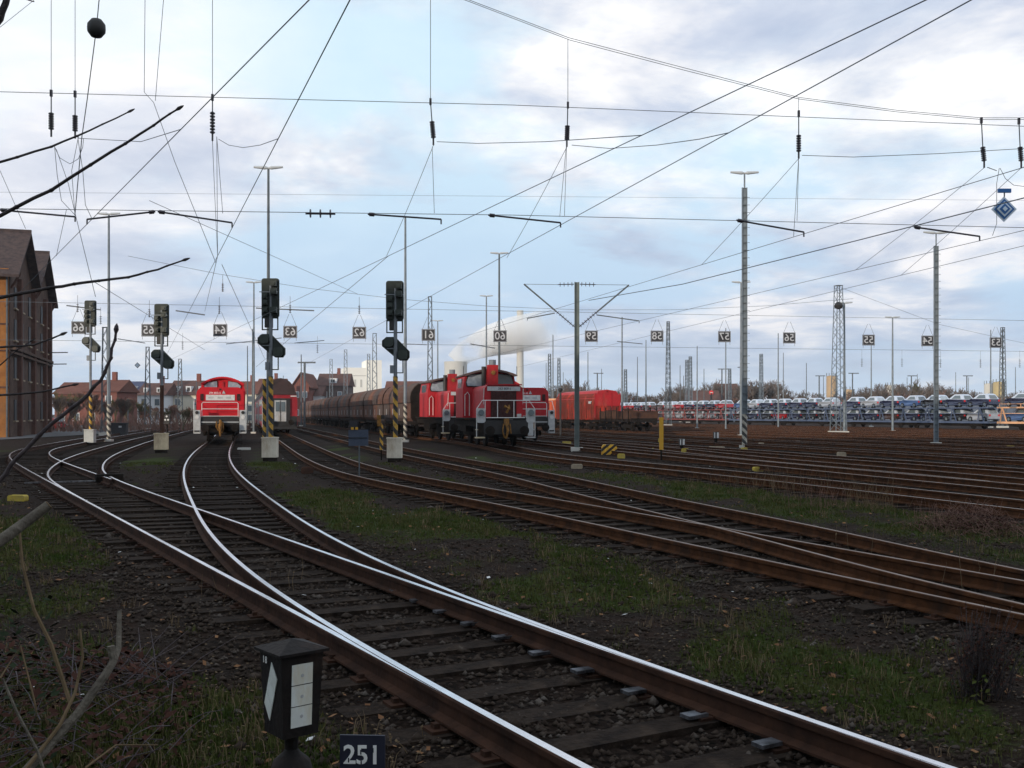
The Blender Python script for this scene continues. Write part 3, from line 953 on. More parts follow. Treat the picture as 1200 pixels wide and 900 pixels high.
signal(105.5, 352, 62.5, 'shortest striped light signal beside the brick building, with the grey base box', 'base_box_grey', zband=3.1)
signal(189, 356, 50, 'light signal on the rusty unstriped mast, with the yellowish base box', 'base_box_tan', stripe=False, zband=3.3)
signal(316.5, 326, 41, 'light signal with two striped posts between the single red shunter and the coach', 'base_box', double=True)
signal(462.5, 329, 40.7, 'light signal on one striped post before the hopper train', 'base_box')


# ------------------------------------------------------------------ poles and masts
def pole(px, ytop, Y, label, kind='lamp', r=.11, ybot=None, band=None, m='galv', group='tall lamp poles of the yard', cat='lamp pole', lean=0.0):
    o = P(px, HZ, Y); gz = ground_z(o.x, Y); H = CAM - (ytop - HZ) * Y / F - gz
    t = thing('lamp_pole' if kind in ('lamp', 'ladder') else 'steel_pole', label, cat, (o.x, Y, gz), 0, group)
    z0 = .1
    b = MB(); b.box((0, 0, .06), (.5, .5, .2)); b.build('footing', 'concrete', t)
    if band:
        MB().tube([(0, 0, z0), (0, 0, band)], [r * 1.12, r * 1.1], 10).build('warning_band', 'hazard_white', t, smooth=True)
        z0 = band
    if kind == 'ladder':                      # flat mast of two flanges with rungs
        b = MB()
        for s in (-1, 1): b.box((s * r, 0, (z0 + H - .8) / 2 + 0), (.035, .12, H - .8 - z0))
        b.box((0, .03, (z0 + H - .8) / 2), (2 * r, .02, H - .8 - z0))
        b.build('pole', m, t)
        zz = z0 + .3
        while zz < H - 1:
            b = MB(); b.box((0, -.03, zz), (2 * r - .04, .05, .05)); b.box((r + .09, 0, zz), (.14, .02, .02)); b.build('rung', 'galv_dark', t); zz += .42
        MB().tube([(0, 0, H - .85), (0, 0, H - .05)], r * .35, 6).build('pole_top', m, t)
    else:
        MB().tube([(0, 0, z0), (lean, 0, H - .05)], [r, r * .55], 8).build('pole', m, t, smooth=True)
    if kind in ('lamp', 'ladder'):
        for s in (-1, 1):
            l = MB(); l.tube([(0, 0, 0), (s * .18, 0, .02), (s * .78, 0, .06)], [.05, .1, .06], 8)
            l.build('lamp_head', 'lamp_white', t, (0, 0, H))
    return t


pole(127.5, 251, 71, 'tall twin lamp pole with a striped foot beside the shortest signal', band=2.6, r=.13, m='galv')
pole(314.5, 197, 55, 'tall twin lamp pole rising behind the signal with two striped posts', r=.115, m='galv_dark')
pole(297.5, 331, 100, 'smaller twin lamp pole between the single red shunter and the coach', r=.12)
pole(475, 254, 69, 'slim striped-foot pole just behind the signal before the hopper train', kind='plain', band=2.6, r=.12, m='galv')
pole(585, 297, 88.7, 'twin lamp pole rising straight above the front pair of red shunters', r=.13, m='galv_dark')
pole(570, 347, 121, 'farther twin lamp pole beside the steam plume', r=.13)
pole(513, 376, 150, 'small twin lamp pole behind the cooling tower', r=.13)
pole(872.5, 203, 57, 'tallest twin lamp pole with climbing rungs and a striped foot', kind='ladder', r=.13, m='galv', band=1.9)
pole(868.5, 331, 86, 'lamp pole half hidden by the tallest twin lamp pole', r=.13)
pole(989.5, 355, 99, 'lamp pole standing against the wide lattice mast', r=.14)
pole(1046, 372, 108, 'plain lamp pole midway along the blue car transporters', r=.13)
pole(1097, 273, 63, 'ladder-like mast before the blue car transporters', kind='ladder', r=.12, m='galv')
pole(817, 405, 130, 'thin pole before the red car transporters', kind='plain', r=.1, group='thin poles in the far yard', cat='pole')
pole(850.5, 384, 118, 'thin pole passing behind the mirrored fifty-seven board', kind='plain', r=.1, group='thin poles in the far yard', cat='pole')
pole(912, 390, 134, 'thin pole beside the mirrored fifty-six board', kind='plain', r=.11, group='thin poles in the far yard', cat='pole')
pole(918, 413, 190, 'thin far pole close to the mirrored fifty-six board', kind='plain', r=.12, group='thin poles in the far yard', cat='pole')
pole(1021, 400, 150, 'thin pole below the mirrored fifty-five board', kind='plain', r=.12, group='thin poles in the far yard', cat='pole')
pole(1161, 386, 140, 'thin pole beside the mirrored fifty-three board', kind='plain', r=.12, group='thin poles in the far yard', cat='pole')
pole(729, 371, 120, 'thin pole above the red covered wagon', kind='plain', r=.13, group='thin poles in the far yard', cat='pole')
pole(757, 398, 150, 'thin pole at the end of the low dark wagon', kind='plain', r=.12, group='thin poles in the far yard', cat='pole')
pole(648, 392, 160, 'thin pole above the orange wagons', kind='plain', r=.13, group='thin poles in the far yard', cat='pole')
far_poles = [(689, 412, 210), (747, 418, 230), (640, 425, 260), (797, 428, 240), (801, 440, 260), (945, 425, 230), (965, 440, 280), (893, 440, 300), (825, 432, 240), (1063, 442, 280), (1075, 438, 290),
             (1120, 436, 290), (1135, 442, 300), (1190, 430, 250), (705, 432, 280), (395, 436, 270), (388, 440, 290), (353, 415, 160), (366, 446, 250), (332, 440, 260), (290, 405, 170), (296, 385, 140), (230, 447, 190), (640, 440, 300), (660, 436, 280)]
for i, (px, yt, Y) in enumerate(far_poles):
    pole(px, yt, Y, 'distant thin steel pole among many on the horizon', kind='plain', r=.13, group='distant poles', cat='pole', m='galv_dark')


def lattice(px, ytop, Y, label, w0=.62, w1=.34, m='galv_dark', group='lattice masts of the overhead line', bell=False):
    o = P(px, HZ, Y); gz = ground_z(o.x, Y); H = CAM - (ytop - HZ) * Y / F - gz
    t = thing('lattice_mast', label, 'lattice mast', (o.x, Y, gz), .2, group)
    MB().box((0, 0, .1), (w0 + .3, w0 + .3, .3)).build('footing', 'concrete', t)
    b = MB()
    lw = max(.055, .0005 * Y)
    def cn(s, q, z):
        f = (w0 + (w1 - w0) * z / H) / 2
        return Vector((s * f, q * f, z))
    for s in (-1, 1):
        for q in (-1, 1):
            b.bar(cn(s, q, .2), cn(s, q, H), lw)
    n = int(H / .75)
    for i in range(n):
        z0, z1 = .3 + (H - .4) * i / n, .3 + (H - .4) * (i + 1) / n
        k = 1 if i % 2 else -1
        for q in (-1, 1):
            b.bar(cn(-k, q, z0), cn(k, q, z1), lw * .6)
            b.bar(cn(q, -k, z0), cn(q, k, z1), lw * .6)
    b.build('lattice', m, t)
    MB().box((0, 0, H + .02), (w1 + .1, w1 + .1, .06)).build('mast_cap', m, t)
    if bell:
        MB().lathe([(.05, 0), (.34, .1), (.42, .35), (.3, .6), (.08, .72)], (-.15, -.3, H - 2.3), 10).build('loudspeaker', 'black', t, smooth=True)
    return t


lattice(504, 348, 112, 'lattice mast behind the rear red shunter, crossed by the sixty-one board')
lattice(783, 377, 160, 'lattice mast rising beside the mirrored fifty-eight board', w0=.8)
lattice(982.5, 335, 99, 'wide lattice mast with a dark loudspeaker near its top', w0=1.15, w1=.55, bell=True, m='galv')
lattice(1175, 384, 140, 'lattice mast beside the mirrored fifty-three board', w0=.8)
lattice(123, 384, 90, 'lattice mast half hidden behind the tall lamp pole by the brick building', w0=.6)
lattice(173, 407, 120, 'lattice mast above the blue-roofed house', w0=.7)
lattice(211, 421, 140, 'lattice mast just before the single red shunter', w0=.75)
for i, (px, yt, Y, lb) in enumerate([(439, 391, 150, 'lattice mast beside the pale industrial block, nearer the signal'), (432, 415, 220, 'lattice mast directly before the pale industrial block'), (405, 410, 200, 'lattice mast at the corner of the pale industrial block'),
                                    (388, 421, 220, 'lattice mast above the dark brown house'), (644, 415, 230, 'lattice mast beside the chimney'), (655, 420, 240, 'lattice mast with small cross arm near the chimney'),
                                    (892, 415, 230, 'far lattice mast behind the blue transporters'), (805, 422, 230, 'first of two far lattice masts beyond the red transporters'), (809, 418, 240, 'second of two far lattice masts beyond the red transporters'), (733, 433, 250, 'far lattice mast behind the red wagon'), (855, 432, 250, 'far lattice mast between the fifty-seven board and the signal lamp')]):
    lattice(px, yt, Y, lb, w0=.8, w1=.5, m='galv')

# small T-shaped far catenary masts
for (px, yt, Y) in ((999, 437, 260), (1068, 440, 270), (1133, 440, 270), (960, 440, 270), (869, 430, 260), (846, 432, 260), (700, 437, 270), (357, 424, 150)):
    o = P(px, HZ, Y); H = CAM - (yt - HZ) * Y / F
    t = thing('catenary_mast', 'small far T-shaped catenary mast on the horizon', 'catenary mast', (o.x, Y, 0), 0, 'far T-shaped masts')
    MB().tube([(0, 0, 0), (0, 0, H)], .16, 6).build('post', 'galv_dark', t)
    MB().box((.3, 0, H - .1), (2.6, .15, .22)).build('cross_arm', 'galv_dark', t)

# mast with the two raised arms
mp = P(676, HZ, 52); Ym = 52
def mz(y): return CAM - (y - HZ) * Ym / F
def mx(x): return (x - 676) * Ym / F
t = thing('cantilever_mast', 'grey-green overhead line mast with two raised arms forming a V', 'overhead line mast', (mp.x, Ym, 0))
b = MB(); zt = mz(330)
b.box((0, 0, zt / 2 + .02), (.19, .02, zt - .1))
for s in (-1, 1): b.box((s * .105, 0, zt / 2), (.03, .22, zt - .05))
b.build('post', 'mast_green', t)
MB().box((0, 0, .05), (.6, .6, .3)).build('footing', 'concrete', t)
def insul_line(b, a, c, n=5, r=.075):
    a, c = Vector(a), Vector(c); b.tube([a, c], .025, 6)
    d = (c - a).normalized()
    for i in range(n):
        p = a + (c - a) * ((i + .5) / n)
        b.tube([p - d * .012, p + d * .012], r, 10)
for s, (xo, yo) in ((-1, (614, 333)), (1, (737, 334))):
    tip = Vector((mx(xo), 0, mz(yo))); foot = Vector((s * .12, 0, mz(383)))
    mid = foot.lerp(tip, .36)
    MB().tube([mid, tip], .045, 6).build('raised_arm', 'galv_dark', t)
    b = MB(); insul_line(b, foot, mid, 7, .085); b.build('arm_insulator', 'insul', t, smooth=False)
    b = MB(); insul_line(b, (s * .15, 0, mz(333)), (s * .95, 0, mz(333.5)), 4, .11); b.build('stay_insulator', 'insul', t)
    MB().tube([(s * .95, 0, mz(333.5)), tip], .012, 4).build('stay_wire', 'wire', t)
    if s < 0: a, c = (mx(618), 0, mz(373)), (mx(650), 0, mz(367))
    else: a, c = (mx(699), 0, mz(369)), (mx(749), 0, mz(376))
    MB().tube([a, c], .03, 6).build('registration_arm', 'galv_dark', t)
    MB().tube([c if s > 0 else a, Vector(c if s > 0 else a) + Vector((0, 0, -.12))], .02, 5).build('wire_clip', 'galv_dark', t)

# ------------------------------------------------------------------ mirrored number boards on the cross span
NB = [('66', 92, 384, 68, 'sixty-six', 'behind the shortest signal'), ('65', 174, 387, 69, 'sixty-five', 'beside the rusty-masted signal'), ('64', 258, 387, 70, 'sixty-four', 'above the single red shunter'),
      ('63', 340, 389, 71, 'sixty-three', 'beside the double-posted signal'), ('62', 421, 390, 72, 'sixty-two', 'above the hopper train'), ('61', 502, 392.5, 73, 'sixty-one', 'in front of a lattice mast'),
      ('60', 586, 394, 74, 'sixty', 'above the front pair of red shunters'), ('59', 693, 394, 76, 'fifty-nine', 'beside the mast with V arms'), ('58', 770, 394, 77, 'fifty-eight', 'beside a lattice mast'),
      ('57', 849, 394.5, 78, 'fifty-seven', 'crossed by a thin pole'), ('56', 925, 396, 79, 'fifty-six', 'hanging over the transporters'), ('55', 1018, 398.5, 80, 'fifty-five', 'between wide lattice mast and plain lamp pole'),
      ('54', 1087, 399.5, 81, 'fifty-four', 'touching the ladder-like mast'), ('53', 1167, 401.5, 82, 'fifty-three', 'between a thin pole and a lattice mast')]
for (txt, px, py, Y, word, where) in NB:
    p = P(px, py, Y)
    t = thing('number_board', f'hanging board with mirrored white number {word}, {where}', 'number board', p, 0, 'mirrored track number boards')
    w, h = .96, .84
    MB().box((0, .02, 0), (w, .03, h)).build('board', 'board_black', t)
    b = MB()
    for sx, ww in ((-1, 0), (1, 0)): b.box((sx * (w / 2 - .035), 0, 0), (.03, .012, h - .06))
    for sz in (-1, 1): b.box((0, 0, sz * (h / 2 - .035)), (w - .06, .0125, .03))
    b.build('border_frame', 'board_white', t)
    me = text_mesh(txt, .78, True, .008, .004); me.materials[0] = M['board_text']
    link('number_text', me, t, (0, 0, 0))
    b = MB()
    for sx in (-1, 1): b.tube([(sx * .42, .02, h / 2), (sx * .08, .02, 1.25)], .012, 4)
    for sx in (-1, 1): b.tube([(sx * .42, .02, -h / 2), (sx * .42, .02, -h / 2 - .2)], .012, 4)
    b.build('hanger_wire_frame', 'wire', t)


# ------------------------------------------------------------------ overhead wires
def wire(pts, r, label, group='overhead wires', name='overhead_wire', sag=0.0, cat='overhead wire', n=12):
    pts = [Vector(p) for p in pts]
    if len(pts) == 2 and sag:
        a, c = pts
        pts = [a.lerp(c, i / n) - Vector((0, 0, sag * 4 * (i / n) * (1 - i / n))) for i in range(n + 1)]
    b = MB(); b.tube(pts, r, 5)
    return tag(b.build(name, 'wire', smooth=True), label, cat, group)


# contact wires: fitted to the photo at the wire height above the rails
WH = 5.8                                              # height of the wire above ground
def W(px, py, h=WH):
    Y = (h - CAM) * F / (HZ - py)
    return Vector(((px - 600) * Y / F, Y, h))
def contact(pa, pb, label, ext0=2.0, ext1=90.0, r=.0068):
    a, c = W(*pa), W(*pb)
    d = (c - a).normalized()
    return wire([a - d * ext0, a, c, c + d * ext1], r, label, 'contact wires over the tracks', 'contact_wire', cat='contact wire')
contact((410, 0), (255, 300), 'contact wire over the polished track of the single red shunter', ext1=60)
contact((362, 0), (65, 300), 'contact wire over the bright track bending to the brick building', ext1=14)
contact((1085, 0), (455, 300), 'contact wire running down toward the double-posted signal', ext1=55)
contact((1138, 0), (585, 303), 'contact wire running down toward the sixty-one board', ext1=60)
contact((1187, 200), (800, 317), 'contact wire meeting the V mast at its upper arm', ext0=6, ext1=26)
contact((1200, 270), (800, 364), 'contact wire passing just under the arm of the tallest lamp pole', ext0=6, ext1=40)
contact((1200, 288), (800, 384), 'contact wire meeting the lattice mast with the loudspeaker', ext0=6, ext1=40)
wire([W(1200, 232, 5.6), W(1000, 283, 5.6), W(800, 333, 5.6), W(690, 352, 5.6)], .011, 'slack feeder wire between two contact wires before the V mast')

# first cross span about twenty metres away
S = lambda px, py, Y=None: P(px, py, (20.2 + px * .0015) if Y is None else Y)
def multi(pp, r, label, group='cross span wires'):
    return wire([S(*q) for q in pp], r, label, group, 'span_wire', cat='span wire')
multi([(-40, 106), (0, 107.5), (600, 123), (1250, 150)], .007, 'upper straight span wire holding the row of insulators')
multi([(-40, 243), (0, 244.5), (600, 252), (1250, 268)], .007, 'lower straight span wire holding the short registration arms')
multi([(300, -90), (430, -45), (550, 0), (666, 44), (800, 79), (936, 114), (1050, 129), (1150, 138), (1260, 138)], .0062, 'thick sagging carrier rope of the near cross span')
multi([(303, -86), (433, -41), (553, 3), (668, 47), (801, 82), (936, 116), (1050, 131), (1150, 140), (1260, 140)], .0062, 'second strand of the sagging carrier rope')


def hanger(px, y0, y1, y2, label, Y=None, up=None, tilt=0.0):
    """Wire dropper, clamp and insulator string hanging from the span."""
    a = S(px, y0, Y)
    t = thing('insulator_hanger', label, 'insulator', a, 0, 'insulators hanging from the near cross span')
    k = (20.2 + px * .0015 if Y is None else Y) / F
    def z(y): return -(y - y0) * k
    if up is not None:
        MB().tube([(0, 0, z(up)), (0, 0, 0)], .006, 4).build('dropper_wire', 'wire', t)
    MB().box((0, 0, -.02), (.045, .045, .13)).build('clamp', 'insul', t)
    MB().tube([(0, 0, 0), (tilt * .5, 0, z(y1))], .012, 5).build('link_rod', 'wire', t)
    b = MB(); insul_line(b, (tilt * .5, 0, z(y1)), (tilt, 0, z(y2)), 7, .052); b.build('insulator', 'insul', t)
    MB().tube([(tilt, 0, z(y2)), (tilt, 0, z(y2) - .14)], .02, 5).build('end_clamp', 'insul', t)
    return a + Vector((tilt, 0, z(y2) - .14))


H1 = hanger(60, 108, 132, 152, 'first insulator string at the sky edge above the brick building', up=0)
H2 = hanger(88, 109, 135, 154, 'second insulator string above the brick building', up=0)
H3 = hanger(249, 113, 131, 157, 'insulator string beneath the dense wires above the double-posted signal', up=0)
H4 = hanger(504.5, 118, 142, 162, 'insulator string above the slim striped-foot pole', up=0, tilt=.06)
H5 = hanger(665.5, 122, 147, 164, 'insulator string above the V mast', up=46, tilt=-.02)
H6 = hanger(936, 132, 158, 178, 'insulator string above the tallest lamp pole', up=115)
H7 = hanger(1150, 140, 172, 189, 'insulator string beside the blue diamond sign', up=139, tilt=.06)
H8 = hanger(1194, 141, 172, 189, 'last insulator string at the picture edge over the blue diamond sign', up=138, tilt=.05)

def messenger(a, px, py, label, h=WH, bend=.25):
    c = W(px, py, h)
    pts = [a.lerp(c, i / 10) - Vector((0, 0, bend * 4 * (i / 10) * (1 - i / 10))) for i in range(11)]
    wire(pts, .0055, label, 'inclined messenger wires', 'messenger_wire', cat='messenger wire')
messenger(H3, 255, 300, 'inclined wire dropping beside the dense wires over the signal', bend=.05)
messenger(H4, 453, 300, 'inclined wire from insulator to contact wire before the striped-foot pole', bend=.05)
messenger(H5, 594, 302, 'inclined wire from insulator to contact wire above the V mast', bend=.05)
messenger(H6, 822, 310.5, 'inclined wire from insulator passing the tallest lamp pole', bend=.03)
messenger(H7, 1003, 316, 'inclined wire from insulator beside the diamond sign', bend=.03)
messenger(H8, 1056, 322.5, 'inclined wire crossing below the diamond sign', bend=.03)
# droppers below the insulators and slack jumpers
def dropper(pts, label, r=.0055):
    wire([S(*q) for q in pts], r, label, 'thin droppers and jumpers', 'jumper_wire', cat='jumper wire')
dropper([(506.5, 172), (509, 250)], 'thin paired dropper above the slim pole arm')
dropper([(663.5, 172), (656, 254)], 'thin slanting dropper above the second arm')
dropper([(664, 172), (661.5, 253)], 'thin upright dropper above the second arm')
dropper([(936, 184), (934, 259)], 'thin dropper beside the tallest lamp pole arm')
dropper([(936, 184), (930, 277)], 'second thin dropper beside the tallest lamp pole arm')
dropper([(254, 160), (255, 300)], 'long upright dropper over the single red shunter')
dropper([(254, 160), (261, 250)], 'short dropper beside the long upright one')
dropper([(512, 166), (560, 168), (640, 166, 18.6), (700, 162, 16.4), (752, 158.5, 14.35)], 'slack jumper between insulator and contact wire over the slim pole', .007)
dropper([(670, 170), (715, 174), (770, 170, 18.6), (820, 163, 16), (854, 155.6, 14.2)], 'slack jumper over the V mast', .007)
dropper([(940, 182), (1000, 184), (1100, 180), (1200, 174)], 'slack jumper from the tallest pole insulator to the picture edge', .007)
dropper([(256, 163), (268, 170), (285, 173, 19), (305, 170, 17), (326, 162.5, 14.5)], 'curved jumper loop near the double-posted signal', .006)
dropper([(63, 170), (70, 185), (82, 192), (92, 186), (97, 172), (98, 162)], 'tight jumper loop above the brick building', .006)
dropper([(64, 172), (67, 205), (72, 235), (88, 252)], 'drooping jumper down to the first arm', .006)
dropper([(91, 160), (97, 200), (100, 240), (108, 257)], 'drooping jumper beside the first arm', .006)
dropper([(66, 175), (80, 215), (88, 250)], 'straight jumper crossing the drooping ones', .0055)
dropper([(92, 160), (84, 200), (88, 255)], 'thin jumper beside the straight one', .0055)
dropper([(92, 162), (165, 166, 17.5), (212, 151.5, 14.05)], 'nearly level jumper to the contact wire', .006)
dropper([(1157, 196), (1168, 200)], 'short link of beads by the diamond sign', .009)
dropper([(1171, 197), (1168, 215), (1168, 262), (1163, 276)], 'jumper hanging behind the diamond sign', .006)
dropper([(1172, 197), (1178, 209), (1188, 217), (1205, 219)], 'curved jumper at the picture edge', .006)
dropper([(170, -5), (169, 108), (180, 120), (205, 190), (253, 308)], 'long thin stay from the top edge to the wire crossing', .006)
dropper([(192, -5), (182, 118)], 'slanting stay with small insulator near the marker ball', .006)
dropper([(30, 268), (0, 200)], 'short stray stay above the brick building', .005)
dropper([(88, 250), (112, 348)], 'stay running down behind the shortest signal', .006)
dropper([(78, 245), (66, 300)], 'stay running down to the roof corner', .005)
dropper([(40, 0), (-10, 40)], 'stay crossing the extreme corner of the sky', .005)


def arm(x0, y0, x1, y1, label, Y=None):
    a, c = S(x0, y0, Y), S(x1, y1, Y)
    t = thing('registration_arm', label, 'registration arm', a, 0, 'short arms steadying the contact wires')
    d = c - a
    MB().tube([(0, 0, 0), d], .019, 6).build('tube', 'insul', t)
    MB().tube([d * .02, d * .09], .04, 8).build('insulator', 'insul', t)
    MB().tube([d, d + Vector((0, 0, -.1))], .016, 5).build('wire_clip', 'insul', t)
    return t
arm(0, 246, 88, 254, 'arm ending at the drooping jumpers by the brick building')
arm(182, 248, 102, 257, 'arm meeting another arm end to end, the one sloping toward the jumpers')
arm(185, 248, 272, 261, 'arm meeting another arm end to end, over the single red shunter')
arm(431, 251, 517, 257, 'arm above the slim striped-foot pole')
arm(572, 252, 657, 261, 'arm hanging free above the twin lamp pole')
arm(863, 258, 942, 272, 'arm crossing the tallest twin lamp pole')
arm(1071, 266, 1148, 277, 'arm crossing the top of the ladder-like mast')
b = MB(); a, c = S(358, 250), S(393, 250.5); insul_line(b, a, c, 3, .085)
tag(b.build('span_insulator', 'insul'), 'dark three-disc insulator set in the lower span wire', 'insulator')

# marker ball on its own rope
t = thing('marker_ball', 'dark round ball threaded on a steep wire in the sky corner', 'marker ball', P(113, 33, 18))
MB().lathe([(.02, -.17), (.09, -.15), (.15, -.07), (.155, 0), (.15, .07), (.09, .15), (.02, .17)], (0, 0, 0), 14).build('ball', 'black', t, smooth=True)
wire([P(118, -20, 18), P(113, 33, 18), P(102, 118, 19.5), P(96, 160, 20), P(88, 250, 20.3)], .009, 'steep wire carrying the dark marker ball')

# blue diamond sign
sp = S(1177, 245)
k = (20.2 + 1177 * .0015) / F
t = thing('diamond_sign', 'blue diamond sign with two white nested squares hanging from wires', 'sign', sp)
def dia(r, y, m, name, par):
    return MB().prism([(0, r), (r, 0), (0, -r), (-r, 0)], 'y', y, y + .012).build(name, m, par)
R0 = 15 * k
dia(R0, .012, 'white_sign', 'plate', t); dia(R0 * .80, -.002, 'blue_sign', 'blue_field', t); dia(R0 * .60, -.016, 'white_sign', 'white_square', t)
dia(R0 * .42, -.03, 'blue_sign', 'blue_square', t); dia(R0 * .20, -.044, 'white_sign', 'centre_square', t)
MB().box((0, 0, 21.5 * k), (15 * k, .05, 4.6 * k)).build('top_marker', 'blue_sign', t)
MB().box((0, 0, 17.5 * k), (.02, .02, 6 * k)).build('hanger', 'wire', t)

# second and third cross spans in the distance
def far_span(y0, y1, Ya, Yb, label, x0=-20, x1=1220, r=.012, sag=0):
    wire([P(x0 + (x1 - x0) * i / 8, y0 + (y1 - y0) * i / 8 + sag * 4 * i / 8 * (1 - i / 8), Ya + (Yb - Ya) * i / 8) for i in range(9)], r, label, 'distant span wires', 'span_wire', cat='span wire')
far_span(353, 376, 70, 82, 'distant span wire holding the number boards', r=.014)
far_span(398, 412, 72, 84, 'distant lower span wire beneath the number boards', r=.013)
far_span(300, 350, 72, 84, 'distant sagging carrier over the number boards', r=.014, sag=34, x0=150, x1=1000)
far_span(225, 235, 45, 50, 'faint span wire just above the arms', r=.006)
for (x0, y0, x1, y1, Y) in ((78, 358, 118, 363, 70), (206, 364, 240, 369, 70), (300, 361, 368, 364, 70), (265, 403, 330, 396, 110), (345, 402, 380, 399, 110), (450, 402, 500, 404, 110), (551, 403, 580, 408, 90), (723, 400, 753, 403, 110), (138, 397, 170, 402, 110)):
    a, c = P(x0, y0, Y), P(x1, y1, Y)
    t = thing('registration_arm', 'small distant registration arm under the far cross spans', 'registration arm', a, 0, 'distant registration arms')
    MB().tube([(0, 0, 0), c - a], .045, 5).build('tube', 'wire', t)
for (px, py, Y) in ((91, 356, 70), (175, 362, 70), (261, 332, 60), (257, 358, 70), (340, 357, 70), (421, 358, 71), (118, 370, 90), (214, 400, 120), (372, 404, 120), (1102, 421, 130), (1149, 421, 130), (1195, 421, 130), (1010, 420, 130), (1057, 420, 140)):
    b = MB(); p = P(px, py, Y); L_ = 10 * Y / F
    insul_line(b, p, p - Vector((0, 0, L_)), 5, 1.4 * Y / F); b.tube([p + Vector((0, 0, L_)), p], .012, 4)
    tag(b.build('insulator_hanger', 'insul'), 'small distant insulator hanging under the far cross spans', 'insulator', 'distant insulators')
for (a, c, lb) in (((455, 300), (300, 430), 'far end of a wire falling toward the coach'), ((255, 300), (240, 365), 'far wire falling above the single red shunter'),
                   ((260, 310), (310, 420), 'far wire crossing behind the double-posted signal'), ((110, 330), (240, 410), 'far wire crossing between the two shortest signals'), ((175, 235), (420, 345), 'far wire descending across the sky to the mirrored boards')):
    wire([P(a[0], a[1], 40), P(c[0], c[1], 80)], .012, lb, 'distant wires')
wire([P(985, 337, 99), P(1100, 380, 110), P(1190, 400, 120), P(1230, 408, 124)], .015, 'slack wire from the loudspeaker mast toward the picture edge')

# ------------------------------------------------------------------ small yard furniture
# point lantern
lp = Vector((-1.12, 5.2, 0)); gz = ground_z(lp.x, lp.y)
t = thing('point_lantern', 'black boxy switch lantern with white opal panes beside the track', 'switch lantern', (lp.x, lp.y, gz), math.radians(40)); t.scale = (.93, .93, 1.0); t.location.z += .035
h0, h1, w0, w1 = .245, .66, .105, .125
b = MB()
b.add([(-w0, -w0, h0), (w0, -w0, h0), (w0, w0, h0), (-w0, w0, h0), (-w1, -w1, h1), (w1, -w1, h1), (w1, w1, h1), (-w1, w1, h1)],
      [(3, 2, 1, 0), (4, 5, 6, 7), (0, 1, 5, 4), (1, 2, 6, 5), (2, 3, 7, 6), (3, 0, 4, 7)])
b.build('lantern_body', 'black_rust', t)
b = MB(); r = .15
b.add([(-r, -r, h1), (r, -r, h1), (r, r, h1), (-r, r, h1), (-r, -r, h1 + .014), (r, -r, h1 + .014), (r, r, h1 + .014), (-r, r, h1 + .014), (0, 0, h1 + .06)],
      [(3, 2, 1, 0), (0, 1, 5, 4), (1, 2, 6, 5), (2, 3, 7, 6), (3, 0, 4, 7), (4, 5, 8), (5, 6, 8), (6, 7, 8), (7, 4, 8)])
b.build('lantern_roof', 'black_rust', t)
def wall_pt(face, u, z, out=.004):
    """Point on a tapered lantern wall: u across, z up."""
    w = w0 + (w1 - w0) * (z - h0) / (h1 - h0) + out
    return (u, -w, z) if face == 'front' else (-w, -u, z)
def pane_strip(face, quads):
    for q in quads:
        b = MB(); a = [Vector(wall_pt(face, u, z)) for u, z in q]; d = [Vector(wall_pt(face, u, z, -.004)) for u, z in q]
        n = len(a); b.add(a + d, [tuple(range(n)), tuple(range(2 * n - 1, n - 1, -1))] + [(i, (i + 1) % n, (i + 1) % n + n, i + n) for i in range(n)])
        b.build('opal_pane', 'opal', t)
pane_strip('front', [[(-.062, z), (.062, z), (.062, z + .102), (-.062, z + .102)] for z in (.295, .402, .509)])
QA, QB, QC, QD = (.0147, .62), (.07, .542), (-.037, .31), (-.091, .392)
def along(p, q, f): return (p[0] + (q[0] - p[0]) * f, p[1] + (q[1] - p[1]) * f)
pane_strip('side', [[along(QA, QD, i / 3 + .012), along(QB, QC, i / 3 + .012), along(QB, QC, (i + 1) / 3 - .012), along(QA, QD, (i + 1) / 3 - .012)] for i in range(3)])
b = MB()
for z in (.36, .46, .565): b.tube([wall_pt('front', 0, z - .012, .003), wall_pt('front', 0, z - .012, .006)], .009, 8)
b.build('pane_rivet', 'grey_white', t)
MB().tube([(0, 0, .1), (0, 0, .25)], .037, 10).build('lantern_stem', 'black_rust', t, smooth=True)
MB().lathe([(.12, -.12), (.125, .02), (.1, .1), (.05, .14), (.037, .16)], (0, 0, 0), 14).build('lantern_foot', 'black_rust', t, smooth=True)
for i, ch in enumerate('18'):
    link('lettering', text_mesh(ch, .05, False, .001), t, (-w1 - .003, .075 - i * .028, .618)).rotation_euler = (0, 0, -PI / 2)

# number plate 251
t = thing('number_plate', 'dark navy plate with the white stencilled number 251', 'number plate', (-.73, 5.0, .012), math.radians(-3))
MB().box((0, 0, .19), (.222, .012, .26)).build('plate', 'plate_navy', t)
MB().box((0, .02, .03), (.04, .03, .4)).build('stake', 'under', t)
for i, ch in enumerate('251'):
    link('stencil_digit', text_mesh(ch, .128, False, .002, .002), t, ((i - 1) * .062, -.009, .222))
b = MB()
for x, z in ((-.06, .2), (0, .24), (.002, .187), (.06, .25)): b.box((x - .006, -.0125, z), (.006, .003, .022))
b.build('stencil_bridge_trim', 'plate_navy', t)


